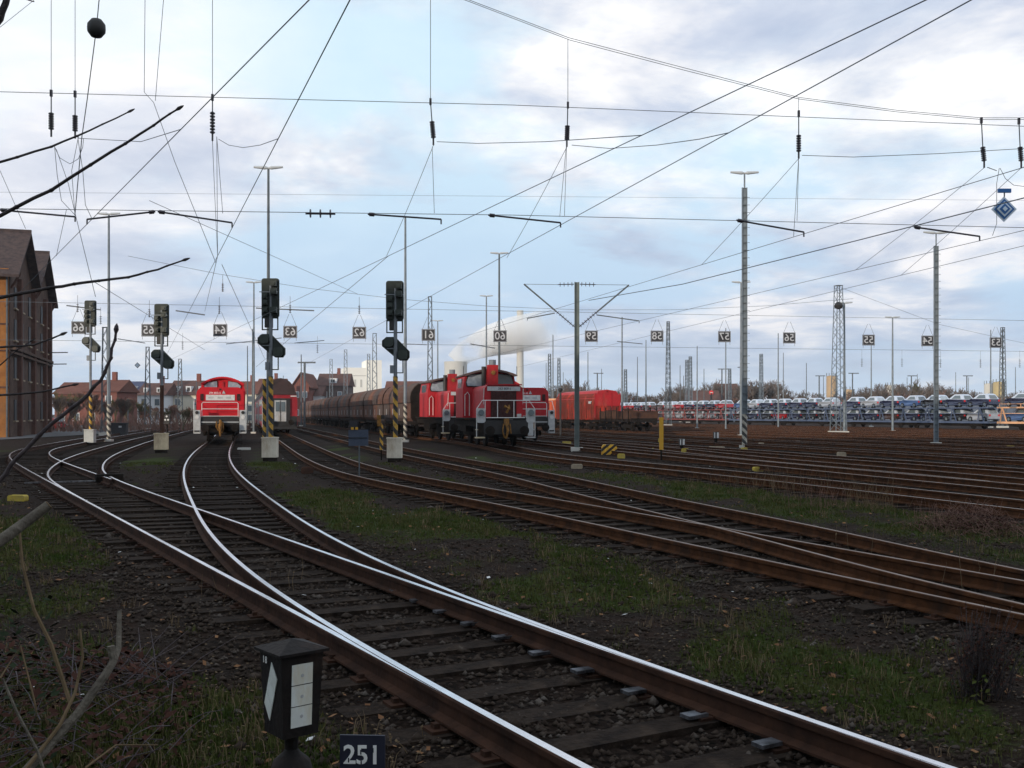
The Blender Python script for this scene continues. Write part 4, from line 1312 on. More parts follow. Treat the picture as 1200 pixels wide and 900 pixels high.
def block(px, py, w, h, m, label, name='marker_block', cat='marker block', group='low concrete marker blocks'):
    p = G(px, py); s = p.y / F
    b = MB(); W_, H_ = w * s, h * s
    b.prism(rounded(W_, H_, min(W_, H_) * .28, 2), 'y', -W_ * .22, W_ * .22)
    return tag(b.build(name, m, None, (p.x, p.y, H_ / 2 + ground_z(p.x, p.y) - .02), random.uniform(-.3, .3)), label, cat, group)
block(676, 549, 13, 6, 'concrete_block', 'beige rounded block between rusty tracks below the V mast')
block(728, 537, 9, 6, 'yellow_block', 'yellow block next to the hazard striped block')
block(803, 531, 9, 6, 'yellow_block', 'yellow block before the first small black-white lantern')
block(888, 552, 12, 6, 'yellow_block', 'yellow block nearest the dry grass, below the tallest lamp pole')
block(1077, 570, 15, 6, 'yellow_block', 'yellow block below the ladder-like mast')
block(986, 535, 10, 6, 'concrete_block', 'beige block below the wide lattice mast')
block(872, 529, 8, 5, 'yellow_block', 'yellow block at the foot of the tallest lamp pole')
block(1184, 526, 9, 4, 'yellow_block', 'yellow block by the picture edge, the farther of two')
block(1196, 535, 10, 5, 'yellow_block', 'yellow block by the picture edge, the nearer of two')
block(921, 526, 7, 3, 'yellow_block', 'flat yellow block right of the tallest lamp pole'.replace('right of', 'just past'))
block(1077, 522, 7, 3, 'yellow_block', 'small flat yellow block near the foot of the ladder-like mast')
block(892, 521, 6, 3, 'concrete_block', 'pale flat block beyond the tallest lamp pole')
block(785, 519, 6, 4, 'yellow_block', 'small yellow block behind the yellow post')
block(768, 527, 7, 3, 'yellow_block', 'low yellow block before the yellow post')
block(840, 526, 17, 3, 'concrete_block', 'long pale slab between the two small lanterns')
block(664, 520, 10, 3, 'yellow_block', 'yellowish slab at the foot of the V mast')
block(360, 555, 14, 9, 'rust', 'rusty brown block beside the double-posted signal')
block(21, 587, 21, 8, 'yellow_block', 'yellow-brown cap beside the picture edge near the brick building')
block(286, 527, 15, 3, 'concrete', 'flat grey slab beside the double-posted signal', 'concrete_slab', 'slab', None)
block(935, 517, 5, 3, 'concrete', 'tiny pale stone far out among the tracks')
block(1035, 533, 9, 3, 'concrete_block', 'flat brown block between the far rails')

# hazard striped block
p = G(714, 533); s = p.y / F
t = MB().prism([(-9 * s, 0), (9 * s, 0), (9 * s, 8 * s), (7 * s, 12 * s), (-7 * s, 12 * s), (-9 * s, 9 * s)], 'y', -.15, .15)
tag(t.build('hazard_block', stripe_mat('hazard_block_stripes', (.75, .42, .03), (.012, .012, .012), .3, -.85), None, (p.x, p.y, 0)), 'low block painted with yellow and black slanting stripes', 'hazard block')

# yellow post
p = G(775, 540); s = p.y / F
t = thing('yellow_post', 'slim yellow post on a dark stake between the tracks', 'marker post', (p.x, p.y, 0))
MB().box((0, 0, 32 * s), (4.6 * s, .1, 38 * s)).build('post', 'yellow_post', t)
MB().box((0, 0, 7 * s), (2 * s, .05, 15 * s)).build('stake', 'under', t)
MB().box((-2.8 * s, 0, 24 * s), (1.6 * s, .06, 4 * s)).build('bracket', 'yellow_block', t)

# striped post with a yellow box, near the single-post signal
p = G(447, 539); s = p.y / F
t = thing('striped_post', 'short yellow-black striped post with a small yellow box on top', 'striped post', (p.x, p.y, 0))
MB().tube([(0, 0, 12 * s), (0, 0, 44 * s)], 2.0 * s, 10).build('post', 'hazard_small', t, smooth=True)
MB().box((0, 0, 6 * s), (1.5 * s, .06, 13 * s)).build('stake', 'under', t)
MB().box((-2.5 * s, -.05, 46 * s), (4.5 * s, .14, 13 * s)).build('box', 'coupler', t)
MB().box((1.5 * s, 0, 50 * s), (5 * s, .12, 5 * s)).build('cap', 'black', t)

# sign board seen from behind on a thin post
p = G(421, 559); s = p.y / F
t = thing('sign_back', 'blue-grey square sign seen from behind on a thin post', 'sign', (p.x, p.y, 0), .1)
MB().box((-1 * s, .02, 46 * s), (23 * s, .03, 19 * s)).build('board', 'sign_back', t)
MB().tube([(0, 0, 0), (0, 0, 37 * s)], .8 * s, 8).build('post', 'galv_dark', t)
MB().box((-2 * s, -.01, 46 * s), (21 * s, .02, .8 * s)).build('stiffener', 'cab_dark', t)
MB().box((-8 * s, 0, 57 * s), (3 * s, .06, 3 * s)).build('reflector', 'yellow_post', t)
MB().box((-3 * s, 0, 57 * s), (3 * s, .06, 3 * s)).build('reflector', 'yellow_post', t)
MB().box((-7 * s, .03, 62 * s), (9 * s, .08, 8 * s)).build('lamp_box', 'cab_dark', t)

# small black-white lanterns
for (px, py, lb) in ((799, 530, 'small black-white switch lantern before the yellow block'), (839, 522, 'small black-white switch lantern near the tallest lamp pole')):
    p = G(px, py); s = p.y / F
    t = thing('switch_lantern', lb, 'switch lantern', (p.x, p.y, 0), 0, 'small switch lanterns in the yard')
    MB().box((0, 0, 12 * s), (6 * s, .28, 8 * s)).build('lantern_body', 'black', t)
    MB().box((1.6 * s, -.15, 12 * s), (2.3 * s, .02, 6.5 * s)).build('opal_pane', 'white', t)
    MB().box((-2.0 * s, -.15, 12 * s), (1.3 * s, .02, 6.5 * s)).build('opal_pane', 'white', t)
    MB().tube([(0, 0, 0), (0, 0, 8 * s)], .09, 8).build('lantern_foot', 'under', t)
# dwarf signal with three white lights behind the rusty-masted signal
p = G(196, 512); s = p.y / F
t = thing('dwarf_signal', 'black dwarf signal showing three white lights near the rusty-masted signal', 'dwarf signal', (p.x, p.y, 0))
MB().prism(rounded(6.5 * s, 11 * s, 2 * s, 3, 0, 21 * s), 'y', -.1, .15).build('signal_head', 'black', t)
for (x, z) in ((0, 24), (-1.7, 20), (1.7, 20)):
    MB().tube([(x * s, -.16, z * s), (x * s, -.1, z * s)], 1.1 * s, 8).build('white_light', 'white', t)
MB().tube([(0, 0, 0), (0, 0, 15 * s)], .07, 8).build('post', 'under', t)
# dark cabinet, little marker diamonds and the slim lamp by the brick building
p = G(139, 510); s = p.y / F
t = thing('switch_cabinet', 'dark low cabinet beside the grassy mound', 'cabinet', (p.x, p.y, 0), .15)
MB().box((0, 0, 7 * s), (19 * s, .9, 13 * s)).build('cabinet_body', 'cab_dark', t)
MB().box((0, 0, 14 * s), (20.5 * s, 1.05, 1.2 * s)).build('cabinet_lid', 'cab_dark', t)
MB().box((3 * s, -.47, 10 * s), (3.2 * s, .02, 2 * s)).build('label_plate', 'grey_white', t)
p = G(150, 503); s = p.y / F
t = thing('small_signal', 'thin small signal post with a dark round head by the dark cabinet', 'signal', (p.x, p.y, 0))
MB().tube([(0, 0, 0), (0, 0, 32 * s)], .07, 6).build('post', 'galv', t)
MB().tube([(0, -.1, 34 * s), (0, .1, 34 * s)], 1.6 * s, 10).build('round_head', 'black', t)
p = P(161, 428, 110); s = 110 / F
t = thing('diamond_marker', 'tiny white diamond marker hanging between the two shortest signals', 'sign', p)
MB().prism([(0, 3.4 * s), (3.4 * s, 0), (0, -3.4 * s), (-3.4 * s, 0)], 'y', 0, .04).build('plate', 'cab_dark', t)
MB().prism([(0, 2.5 * s), (2.5 * s, 0), (0, -2.5 * s), (-2.5 * s, 0)], 'y', -.02, -.002).build('white_field', 'white_sign', t)
# dark standpipe beside the third red shunter
p = G(646, 512); s = p.y / F
t = thing('standpipe', 'tall dark standpipe with a rounded cap beside the third red shunter', 'standpipe', (p.x + .9, p.y + 3, 0))
MB().tube([(0, 0, 0), (0, 0, 3.85)], .085, 8).build('pipe', 'black', t)
MB().lathe([(.1, 3.8), (.19, 3.88), (.2, 4.02), (.1, 4.12)], (0, 0, 0), 10).build('cap', 'black', t, smooth=True)
# no-entry signal lamp in the far yard
p = P(833.5, 460, 215); s = 215 / F
t = thing('red_signal', 'far dark signal with a red disc before the sloping roof', 'signal', (p.x, p.y, 0))
MB().tube([(0, 0, 0), (0, 0, p.z)], .2, 6).build('post', 'black', t)
MB().tube([(0, -.12, p.z), (0, .12, p.z)], 2.6 * s, 12).build('red_disc', 'sign_red', t)
MB().box((0, -.16, p.z), (3.4 * s, .03, .9 * s)).build('white_bar', 'white', t)
# point machines and rodding beside the near switches
p = G(115, 566)
t = thing('point_machine', 'dark box of a point machine with a rod to the switch', 'point machine', (p.x + .3, p.y, 0), .5)
MB().box((0, 0, .14), (.7, .35, .22)).build('machine_box', 'under', t)
MB().box((-1.2, 0, .07), (1.8, .05, .04)).build('rod', 'chair', t)
# ------------------------------------------------------------------ rail vehicles (local: x across, y away from the viewer, z above rail top)
def rails_bogie(name, par, y, wb=1.8, wheels=2, r=.46, mat_='under'):
    b = MB()
    for s in (-1, 1):
        b.box((s * .95, y, .5), (.14, wb + 1.0, .3))
    b.box((0, y, .62), (1.9, .4, .2))
    g = b.build(name, mat_, par)
    for k in range(wheels):
        yy = y - wb / 2 + wb * k / max(1, wheels - 1)
        w = MB()
        for s in (-1, 1): w.tube([(s * .68, yy, r), (s * .82, yy, r)], r, 14)
        w.tube([(-.7, yy, r), (.7, yy, r)], .08, 6)
        w.build('wheelset', mat_, g)
    return g


def buffers(par, y, m='under', z=.86, sgn=-1):
    for s in (-1, 1):
        b = MB(); b.tube([(s * .875, y, z), (s * .875, y + sgn * .45, z)], .09, 10); b.tube([(s * .875, y + sgn * .45, z), (s * .875, y + sgn * .5, z)], .24, 14)
        b.build('buffer', m, par)


def coupler(par, y, top=1.25):
    b = MB(); b.tube([(0, y, top), (0.04, y - .25, top - .1), (0, y - .3, .75), (.02, y - .25, .35)], [.07, .1, .09, .05], 7)
    b.tube([(.16, y - .1, top - .1), (.2, y - .18, .8), (.12, y - .1, .55)], .04, 6); b.tube([(-.2, y - .05, top - .05), (-.22, y - .16, .9), (-.1, y - .1, .7)], .035, 6)
    b.box((0, y - .2, .95), (.26, .2, .28)); b.build('coupler', 'coupler', par)


def rail_h(par, pts, r=.022, m='white', name='handrail'):
    b = MB()
    for q in pts: b.tube(q, r, 6)
    return b.build(name, m, par)


def hood_poly(w, z0, z1, r):
    out = [(-w / 2, z0), (w / 2, z0), (w / 2, z1 - r)]
    for k in range(1, 5):
        a = PI / 2 * k / 5; out.append((w / 2 - r + r * math.cos(a), z1 - r + r * math.sin(a)))
    out += [(w / 2 - r, z1), (-w / 2 + r, z1)]
    for k in range(1, 5):
        a = PI / 2 + PI / 2 * k / 5; out.append((-w / 2 + r + r * math.cos(a), z1 - r + r * math.sin(a)))
    out.append((-w / 2, z1 - r))
    return out


def roof_arc(w, z0, rise, n=10):
    return [(w / 2 - w * i / n, z0 + rise * (1 - (2 * i / n - 1) ** 2)) for i in range(n + 1)]


def diesel_hood(name, label, Y, k, number, red='loco_red'):
    """Large centre-cab hood locomotive seen end on."""
    p, th = on_track(k, Y)
    t = thing(name, label, 'locomotive', p, th, 'red diesel locomotives')
    MB().prism([(-1.55, .95), (1.55, .95), (1.55, 1.52), (-1.55, 1.52)], 'y', .25, 14).build('frame', 'under', t)
    MB().box((0, .22, 1.3), (2.3, .07, .5)).build('buffer_beam', 'black', t)
    b = MB(); b.prism(hood_poly(2.8, 1.53, 3.34, .42), 'y', .9, 8.0)
    hood = b.build('hood', red, t, smooth=True)
    for s in (-1, 1): MB().prism(rounded(.2, .42, .05, 2), 'y', .86, .91).build('side_lamp_recess', 'grille', hood, (s * 1.08, 0, 2.72))
    MB().box((0, .88, 2.7), (1.7, .03, .34)).build('white_plaque', 'white', hood)
    for x in (-.55, .0, .48): MB().box((x, .86, 2.7), (.3, .012, .11)).build('plaque_mark', 'grey_white', hood)
    me = text_mesh(number, .17, False, .003, 0)
    link('number_text', me, hood, (-.32, .892, 2.98))
    MB().prism([(-.11, 0), (.11, 0), (0, .2)], 'y', .87, .892).build('white_badge', 'grey_white', hood, (.2, 0, 2.94))
    MB().box((0, .885, 3.2), (.12, .03, .1)).build('top_lamp', 'grille', hood)
    for s in (-1, 1):
        bx = MB()
        for zz in (1.75, 1.98, 2.2): bx.box((s * .42, .885, zz), (.7, .015, .02))
        bx.build('door_seam', 'loco_red_dull', hood)
    # cab across the full width
    body = [(-1.45, 1.5), (1.45, 1.5), (1.5, 3.2), (1.36, 3.72)] + [(x, z) for x, z in roof_arc(2.72, 3.72, .44)][1:-1] + [(-1.36, 3.72), (-1.5, 3.2)]
    cab = MB().prism(body, 'y', 8.0, 10.6).build('cab', red, t)
    rf = [(1.42, 3.72)] + roof_arc(2.86, 3.76, .47) + [(-1.42, 3.72)] + [(x, z - .05) for x, z in reversed(roof_arc(2.7, 3.72, .44))]
    MB().prism(rf, 'y', 7.7, 10.9).build('roof', red, cab)
    for s in (-1, 1):
        q = [(s * .36, 3.40), (s * 1.12, 3.36), (s * 1.2, 3.6), (s * .95, 3.82), (s * .38, 3.92)]
        f = MB().prism([((x - s * .76) * 1.1 + s * .76, (z - 3.62) * 1.14 + 3.62) for x, z in q], 'y', 7.94, 7.995).build('window_frame', 'black', cab)
        MB().prism(q, 'y', 7.90, 7.935).build('window_pane', 'glass_sky', f)
    MB().box((0, 7.93, 3.66), (.12, .06, .5)).build('centre_post', 'loco_red_dull', cab)
    # grey corner step panels with lamps
    for s in (-1, 1):
        c = MB(); c.box((s * 1.34, .12, 1.22), (.4, .12, 1.42)); c.box((s * 1.34, .3, .58), (.42, .5, .08))
        g = c.build('corner_panel', 'grey_white', t)
        MB().tube([(s * 1.34, .05, 1.78), (s * 1.34, .0, 1.78)], .10, 12).build('headlight', 'black', g)
        b = MB(); b.tube([(s * 1.34, .05, 1.5), (s * 1.34, .02, 1.5)], .12, 14); b.build('headlight', 'white', g)
        MB().box((s * 1.34, .04, .66), (.3, .04, .09)).build('step_slot', 'black', g)
    rail_h(t, [[(-1.06, .2, 1.5), (-1.06, .2, 2.32), (-1.0, .2, 2.4), (1.0, .2, 2.4), (1.06, .2, 2.32), (1.06, .2, 1.5)], [(-1.06, .2, 2.0), (1.06, .2, 2.0)], [(-1.06, .2, 1.56), (1.06, .2, 1.56)]])
    rail_h(t, [[(s * 1.53, .2, .7), (s * 1.53, .2, 2.0), (s * 1.53, .6, 2.5), (s * 1.53, 7.8, 2.5)] for s in (-1, 1)])
    MB().box((0, .17, 1.2), (2.2, .03, .06)).build('beam_stripe', 'grey_white', t)
    coupler(t, .15, 1.3)
    for y in (3.0, 11.0): rails_bogie('bogie', t, y, 2.5)
    MB().box((0, 6.5, .75), (2.2, 3.2, .7)).build('fuel_tank', 'under', t)
    buffers(t, .3)
    MB().prism(hood_poly(2.5, 1.53, 3.2, .4), 'y', 10.6, 13.6).build('rear_hood', red, t)
    return t


diesel_hood('diesel_locomotive', 'single bright red shunter facing us alone on the polished track', 62, 3, '294 853-5')
diesel_hood('diesel_locomotive', 'third red shunter half hidden behind the front one, beside the standpipe', 63, 7, '294 761-0', 'loco_red_dull')


def small_shunter(Y, k, label, number):
    p, th = on_track(k, Y)
    t = thing('shunting_locomotive', label, 'locomotive', p, th, 'red diesel locomotives')
    R = 'loco_red_dull'
    MB().box((0, 5.3, 1.22), (2.7, 9.9, .3)).build('frame', 'under', t)
    MB().box((0, 5.2, 1.45), (3.0, 9.9, .07)).build('running_board', 'under', t)
    MB().box((0, .28, 1.02), (2.75, .09, .7)).build('buffer_beam', 'black', t)
    hood = MB().prism(hood_poly(2.0, 1.485, 3.2, .3), 'y', .95, 5.4).build('hood', R, t, smooth=True)
    MB().prism([(-.66, 1.52), (.66, 1.52), (.66, 2.86), (-.66, 2.86)], 'y', .90, .96).build('radiator_grille', 'grille', hood)
    b = MB()
    for i in range(9): b.box((-.6 + i * .15, .895, 2.18), (.02, .02, 1.3))
    b.build('grille_slat', 'grille', hood)
    MB().box((0, .90, 2.99), (1.72, .03, .22)).build('white_plaque', 'grey_white', hood)
    me = text_mesh(number, .17, False, .003, .004); me.materials[0] = M['galv_dark']
    link('number_text', me, hood, (.05, .882, 2.99))
    MB().box((0, .93, 3.2), (1.9, .1, .06)).build('hood_lip', R, hood)
    # chimney box with its steel stack
    st = MB().box((.02, 4.6, 3.75), (.56, .5, 1.25)).build('exhaust_box', R, t)
    MB().tube([(.02, 4.6, 4.38), (.02, 4.6, 4.66)], .2, 12).build('exhaust_stack', 'galv', st)
    MB().tube([(-.42, 4.8, 3.2), (-.42, 4.8, 4.3)], .13, 10).build('exhaust_stack', 'black', st)
    MB().tube([(.02, 4.33, 3.95), (.02, 4.27, 3.95)], .12, 14).build('headlight', 'coupler', st)
    # cab
    body = [(-1.5, 1.5), (1.5, 1.5), (1.5, 3.1), (1.38, 3.82)] + [(x, z) for x, z in roof_arc(2.76, 3.82, .3)][1:-1] + [(-1.38, 3.82), (-1.5, 3.1)]
    cab = MB().prism(body, 'y', 5.4, 8.4).build('cab', R, t)
    rf = [(1.5, 3.8)] + roof_arc(3.0, 3.86, .32) + [(-1.5, 3.8)] + [(x, z - .04) for x, z in reversed(roof_arc(2.7, 3.82, .3))]
    MB().prism(rf, 'y', 5.0, 8.7).build('roof', 'roof_dark', cab)
    for s in (-1, 1):
        q = [(s * .38, 3.22), (s * 1.25, 3.26), (s * 1.3, 3.45), (s * 1.18, 3.84), (s * .4, 3.9)]
        f = MB().prism([((x - s * .85) * 1.12 + s * .85, (z - 3.55) * 1.16 + 3.55) for x, z in q], 'y', 5.34, 5.395).build('window_frame', 'black', cab)
        MB().prism(q, 'y', 5.30, 5.335).build('window_pane', 'glass_sky' if s < 0 else 'glass', f)
        MB().box((s * 1.46, 6.9, 3.35), (.06, 1.5, .62)).build('side_window', 'glass', cab)
        MB().tube([(s * 1.5, 5.2, 3.85), (s * 1.5, 5.2, 4.35)], .02, 5).build('aerial', 'black', cab)
    rail_h(t, [[(-1.4, 5.3, 1.6), (-1.4, 5.3, 2.75), (-1.25, 5.3, 2.9), (-1.15, 5.3, 2.75), (-1.15, 5.3, 1.6)], [(-1.02, 1.1, 2.2), (-1.02, .9, 3.0)], [(1.02, 1.1, 2.2), (1.02, .9, 3.0)]], name='grab_rail')
    # front railing, posts, outer stair rails
    rail_h(t, [[(-1.5, .25, .55), (-1.5, .25, 1.95), (-1.2, .3, 2.38), (1.2, .3, 2.38), (1.5, .25, 1.95), (1.5, .25, .55)]] +
           [[(x, .3, 1.45), (x, .3, 2.38)] for x in (-1.06, -.42, .42, 1.06)])
    rail_h(t, [[(-1.0, .3, 1.5), (1.0, .3, 1.5)]], .03, name='deck_edge')
    for s in (-1, 1):
        g = MB().prism(rounded(.46, .74, .12, 3), 'y', .2, .34).build('lamp_plate', 'grey_white', t, (s * 1.28, 0, 1.62))
        b = MB(); b.tube([(0, .19, .14), (0, .12, .14)], .15, 14); b.build('headlight', 'glass', g)
        st = MB(); st.box((s * 1.3, .5, .5), (.46, .5, .06)); st.box((s * 1.3, .55, .9), (.4, .35, .05))
        st.build('step', 'grey_white' if s > 0 else 'base_box_tan', t)
        c = MB(); c.box((s * 1.28, .26, .95), (.28, .06, .72)); c.build('step_panel', 'grey_white' if s > 0 else 'under', t)
    MB().box((.8, .88, 1.62), (.22, .05, .16)).build('twin_lamp', 'white', hood)
    b = MB(); b.tube([(-.12, .05, 2.1), (.1, .0, 1.95), (-.02, .05, 1.75)], .07, 7); b.tube([(.12, .1, 2.15), (.14, .05, 1.9)], .05, 6); b.build('coupling_hook', 'coupler', t)
    b = MB(); b.box((0, .1, 1.3), (.24, .25, .34)); b.tube([(0, .05, 1.2), (.06, .0, .85), (-.03, .05, .45)], [.09, .07, .05], 7); b.tube([(-.15, .1, 1.2), (-.2, .05, .8), (-.1, .08, .5)], .035, 6); b.tube([(.18, .1, 1.2), (.22, .05, .7)], .035, 6); b.build('coupler', 'coupler', t)
    buffers(t, .3)
    fr = MB().box((0, 5.2, .75), (1.9, 8.6, .5)).build('wheel_frame', 'under', t)
    for y in (2.2, 4.9, 7.6):
        w = MB()
        for s in (-1, 1): w.tube([(s * .68, y, .6), (s * .82, y, .6)], .6, 16)
        w.build('wheelset', 'under', fr)
    for s in (-1, 1): MB().box((s * 1.15, 6.5, 1.0), (.4, 2.4, .55)).build('side_box', 'under', t)
    MB().prism(hood_poly(1.9, 1.485, 2.7, .3), 'y', 8.4, 9.9).build('rear_hood', R, t)
    return t


small_shunter(51.6, 6, 'front red shunter with dark grille, white railing and yellow-brown coupler', '363 809-1')
small_shunter(64.2, 6, 'rear red shunter coupled between the front one and the hopper train', '362 910-0')


# double-deck coaches
def coach(k, Y, label, L=26.4):
    p, th = on_track(k, Y)
    t = thing('double_deck_coach', label, 'railway coach', p, th, 'red double-deck coaches')
    prof = [(-1.25, .45), (1.25, .45), (1.4, .8), (1.4, 2.75), (1.30, 3.35), (1.08, 3.95), (.75, 4.35), (.4, 4.56), (0, 4.63), (-.4, 4.56), (-.75, 4.35), (-1.08, 3.95), (-1.30, 3.35), (-1.4, 2.75), (-1.4, .8)]
    MB().prism(prof, 'y', .25, L - .25).build('body', 'coach_red', t)
    roof = [(1.33, 3.3), (1.12, 3.97), (.77, 4.39), (.4, 4.61), (0, 4.68), (-.4, 4.61), (-.77, 4.39), (-1.12, 3.97), (-1.33, 3.3), (-1.27, 3.3), (-1.0, 3.9), (0, 4.5), (1.0, 3.9), (1.27, 3.3)]
    MB().prism(roof, 'y', .1, L - .1).build('roof', 'coach_roof', t)
    # end wall: dark gangway recess, bellows, double door, white stripe
    MB().prism([(-.8, .7), (.8, .7), (.8, 3.0), (-.8, 3.0)], 'y', .12, .24).build('gangway_recess', 'black', t)
    MB().prism([(-1.34, .42), (1.34, .42), (1.37, 1.5), (-1.37, 1.5)], 'y', .17, .26).build('lower_end_panel', 'black', t)
    MB().prism([(-1.32, 3.3), (1.32, 3.3), (1.08, 3.95), (.75, 4.35), (.4, 4.55), (0, 4.62), (-.4, 4.55), (-.75, 4.35), (-1.08, 3.95)], 'y', .15, .26).build('end_roof_panel', 'coach_roof', t)
    d = MB().box((0, .1, 1.95), (.95, .06, 1.75)).build('end_door', 'grey_white', t)
    for s in (-1, 1): MB().box((s * .23, .05, 2.3), (.3, .05, .8)).build('door_window', 'glass', d)
    MB().box((0, .05, 1.95), (.04, .05, 1.7)).build('door_gap', 'black', d)
    for s in (-1, 1):
        MB().box((s * 1.08, .22, 3.18), (.5, .05, .09)).build('white_stripe', 'white', t)
        MB().tube([(s * 1.1, .26, 1.45), (s * 1.1, .2, 1.45)], .09, 10).build('tail_lamp', 'black', t)
    # side windows of both decks and doors
    for s in (-1, 1):
        for zz, ww in ((1.35, .62), (2.72, .55)):
            for i in range(9):
                w = MB(); w.box((s * 1.405, 4.6 + i * 2.15, zz), (.03, 1.6, ww)); w.build('side_window', 'glass', t)
        for y in (3.0, 23.4):
            MB().box((s * 1.41, y, 1.55), (.03, 1.3, 2.0)).build('side_door', 'grey_white', t)
    for y in (4.2, L - 4.2): rails_bogie('bogie', t, y, 2.5)
    MB().box((0, L / 2, .42), (2.3, 12, .4)).build('underfloor', 'under', t)
    buffers(t, .2, z=1.0)
    return t


c0 = coach(4, 85, 'red double-deck coach whose dark end door faces us behind the double-posted signal')
p, th = on_track(4, 110.6); copy_tree(c0, None, p, th, 'second red double-deck coach, coupled behind the nearer one')
p, th = on_track(4, 136.2); copy_tree(c0, None, p, th, 'last red double-deck coach, farthest of the coupled coaches')


# hopper wagons
def hopper(label, mats=('hopper', 'hopper2'), L=12.6):
    t = thing('hopper_wagon', label, 'hopper wagon', (0, 0, 0), 0, 'brown hopper wagons in one train')
    up = [(-1.52, 2.55), (1.52, 2.55), (1.52, 2.95), (1.42, 3.35), (1.18, 3.72), (.85, 3.98), (.5, 4.06), (-.5, 4.06), (-.85, 3.98), (-1.18, 3.72), (-1.42, 3.35), (-1.52, 2.95)]
    lowp = [(-1.3, 1.15), (1.3, 1.15), (1.48, 1.4), (1.48, 2.5), (-1.48, 2.5), (-1.48, 1.4)]
    n = 4; g = (L - .5) / n
    for i in range(n):
        a = .25 + i * g
        MB().prism(up, 'y', a + .05, a + g - .05).build('upper_bay', mats[(i + 1) % 2 if random.random() < .5 else 0], t)
        MB().prism(lowp, 'y', a + .06, a + g - .06).build('lower_bay', mats[i % 2], t)
    b = MB()
    for i in range(n + 1):
        b.prism([(x * .97, z - (.05 if z > 3 else 0)) for x, z in up], 'y', .25 + i * g - .045, .25 + i * g + .045)
    b.prism([(-1.5, 2.49), (1.5, 2.49), (1.5, 2.56), (-1.5, 2.56)], 'y', .26, L - .26)
    b.prism([(x * .96, z) for x, z in lowp], 'y', .26, L - .26)
    b.build('rib_frame', 'under', t)
    MB().box((0, L / 2, 1.02), (2.6, L - .3, .22)).build('underframe', 'under', t)
    for s in (-1, 1):
        b = MB()
        for i in range(n): b.box((s * 1.485, .25 + (i + .5) * g, 1.85), (.02, .14, .5))
        b.build('white_mark_panel', 'grey_white', t)
    for y in (2.4, L - 2.4): rails_bogie('bogie', t, y, 1.8)
    return t


hw = hopper('brown hopper wagon coupled directly behind the rear red shunter')
hw2 = hopper('reddish brown hopper wagon second in the train, behind the single-post signal', ('hopper2', 'hopper'))
ords = ['third', 'fourth', 'fifth', 'sixth', 'seventh', 'eighth', 'ninth', 'tenth']
Yh = 75.2
for i in range(10):
    p, th = on_track(6, Yh)
    if i == 0: hw.location = p; hw.rotation_euler = (0, 0, th)
    elif i == 1: hw2.location = p; hw2.rotation_euler = (0, 0, th)
    else: copy_tree((hw, hw2)[(i * 7 // 3) % 2], None, p, th, f'brown hopper wagon, {ords[i - 2]} in the train counted from the red shunters')
    Yh += 13.1 * math.cos(th)


# red covered wagon, orange wagons and the low wagon
def covered_wagon(Y, k, label, L=13.5):
    p, th = on_track(k, Y)
    t = thing('covered_wagon', label, 'freight wagon', p, th)
    prof = [(-1.45, 1.1), (1.45, 1.1), (1.5, 2.6), (1.42, 3.5), (1.0, 4.05), (.0, 4.2), (-1.0, 4.05), (-1.42, 3.5), (-1.5, 2.6)]
    MB().prism(prof, 'y', .5, L - .5).build('body', 'wagon_rust', t)
    MB().prism([(1.46, 3.3), (1.02, 4.09), (0, 4.25), (-1.02, 4.09), (-1.46, 3.3), (-1.38, 3.3), (0, 4.1), (1.38, 3.3)], 'y', .4, L - .4).build('roof', 'wagon_red', t)
    e = MB()
    for x in (-.95, 0, .95):
        e.prism([(x - .42, 2.65), (x + .42, 2.65), (x + .42, 3.75 if x else 3.98), (x - .42, 3.75 if x else 3.98)], 'y', .36, .52)
    e.build('end_panel', 'wagon_red', t)
    MB().prism([(-1.44, 1.2), (1.44, 1.2), (1.46, 2.55), (-1.46, 2.55)], 'y', .42, .52).build('lower_end_panel', 'wagon_rust', t)
    b = MB()
    for x in (-1.4, -.47, .47, 1.4): b.box((x, .38, 2.6), (.07, .12, 2.6))
    b.box((0, .38, 2.6), (2.9, .1, .1)); b.build('end_frame', 'wagon_red', t)
    b = MB()
    for i in range(8):
        for s in (-1, 1): b.box((s * 1.5, 1.2 + i * 1.55, 2.0), (.08, .1, 1.9))
    b.build('side_rib', 'wagon_rust', t)
    MB().box((-1.515, 1.6, 2.9), (.02, .9, .25)).build('side_label', 'grey_white', t)
    MB().box((0, L / 2, .95), (2.5, L - .4, .25)).build('underframe', 'under', t)
    for y in (2.4, L - 2.4): rails_bogie('bogie', t, y, 1.8)
    buffers(t, .4)
    return t


covered_wagon(107, 11, 'bright red covered wagon, its end facing us behind the low dark wagon')


def orange_wagon(label, L=9.5):
    t = thing('orange_wagon', label, 'freight wagon', (0, 0, 0), 0, 'orange self-discharging wagons')
    MB().prism([(-1.3, 1.3), (1.3, 1.3), (1.5, 2.0), (1.5, 3.3), (-1.5, 3.3), (-1.5, 2.0)], 'y', .4, L - .4).build('body', 'wagon_orange', t)
    MB().box((0, L / 2, 3.42), (2.2, L - .6, .22)).build('load_cover', 'tan_steel', t)
    for s in (-1, 1):
        for i in range(6):
            MB().box((s * 1.5, 1.4 + i * 1.34, 2.6), (.06, .5, .8)).build('side_opening', 'rust', t)
        b = MB()
        for i in range(7): b.box((s * 1.53, .75 + i * 1.34, 2.5), (.1, .12, 1.6))
        b.build('side_rib', 'wagon_orange', t)
        MB().box((s * 1.52, L / 2, 1.85), (.08, L - 1.4, .1)).build('side_ledge', 'tan_steel', t)
    MB().box((0, L / 2, 1.0), (2.5, L - .4, .3)).build('underframe', 'under', t)
    for y in (1.9, L - 1.9): rails_bogie('bogie', t, y, 1.8)
    return t


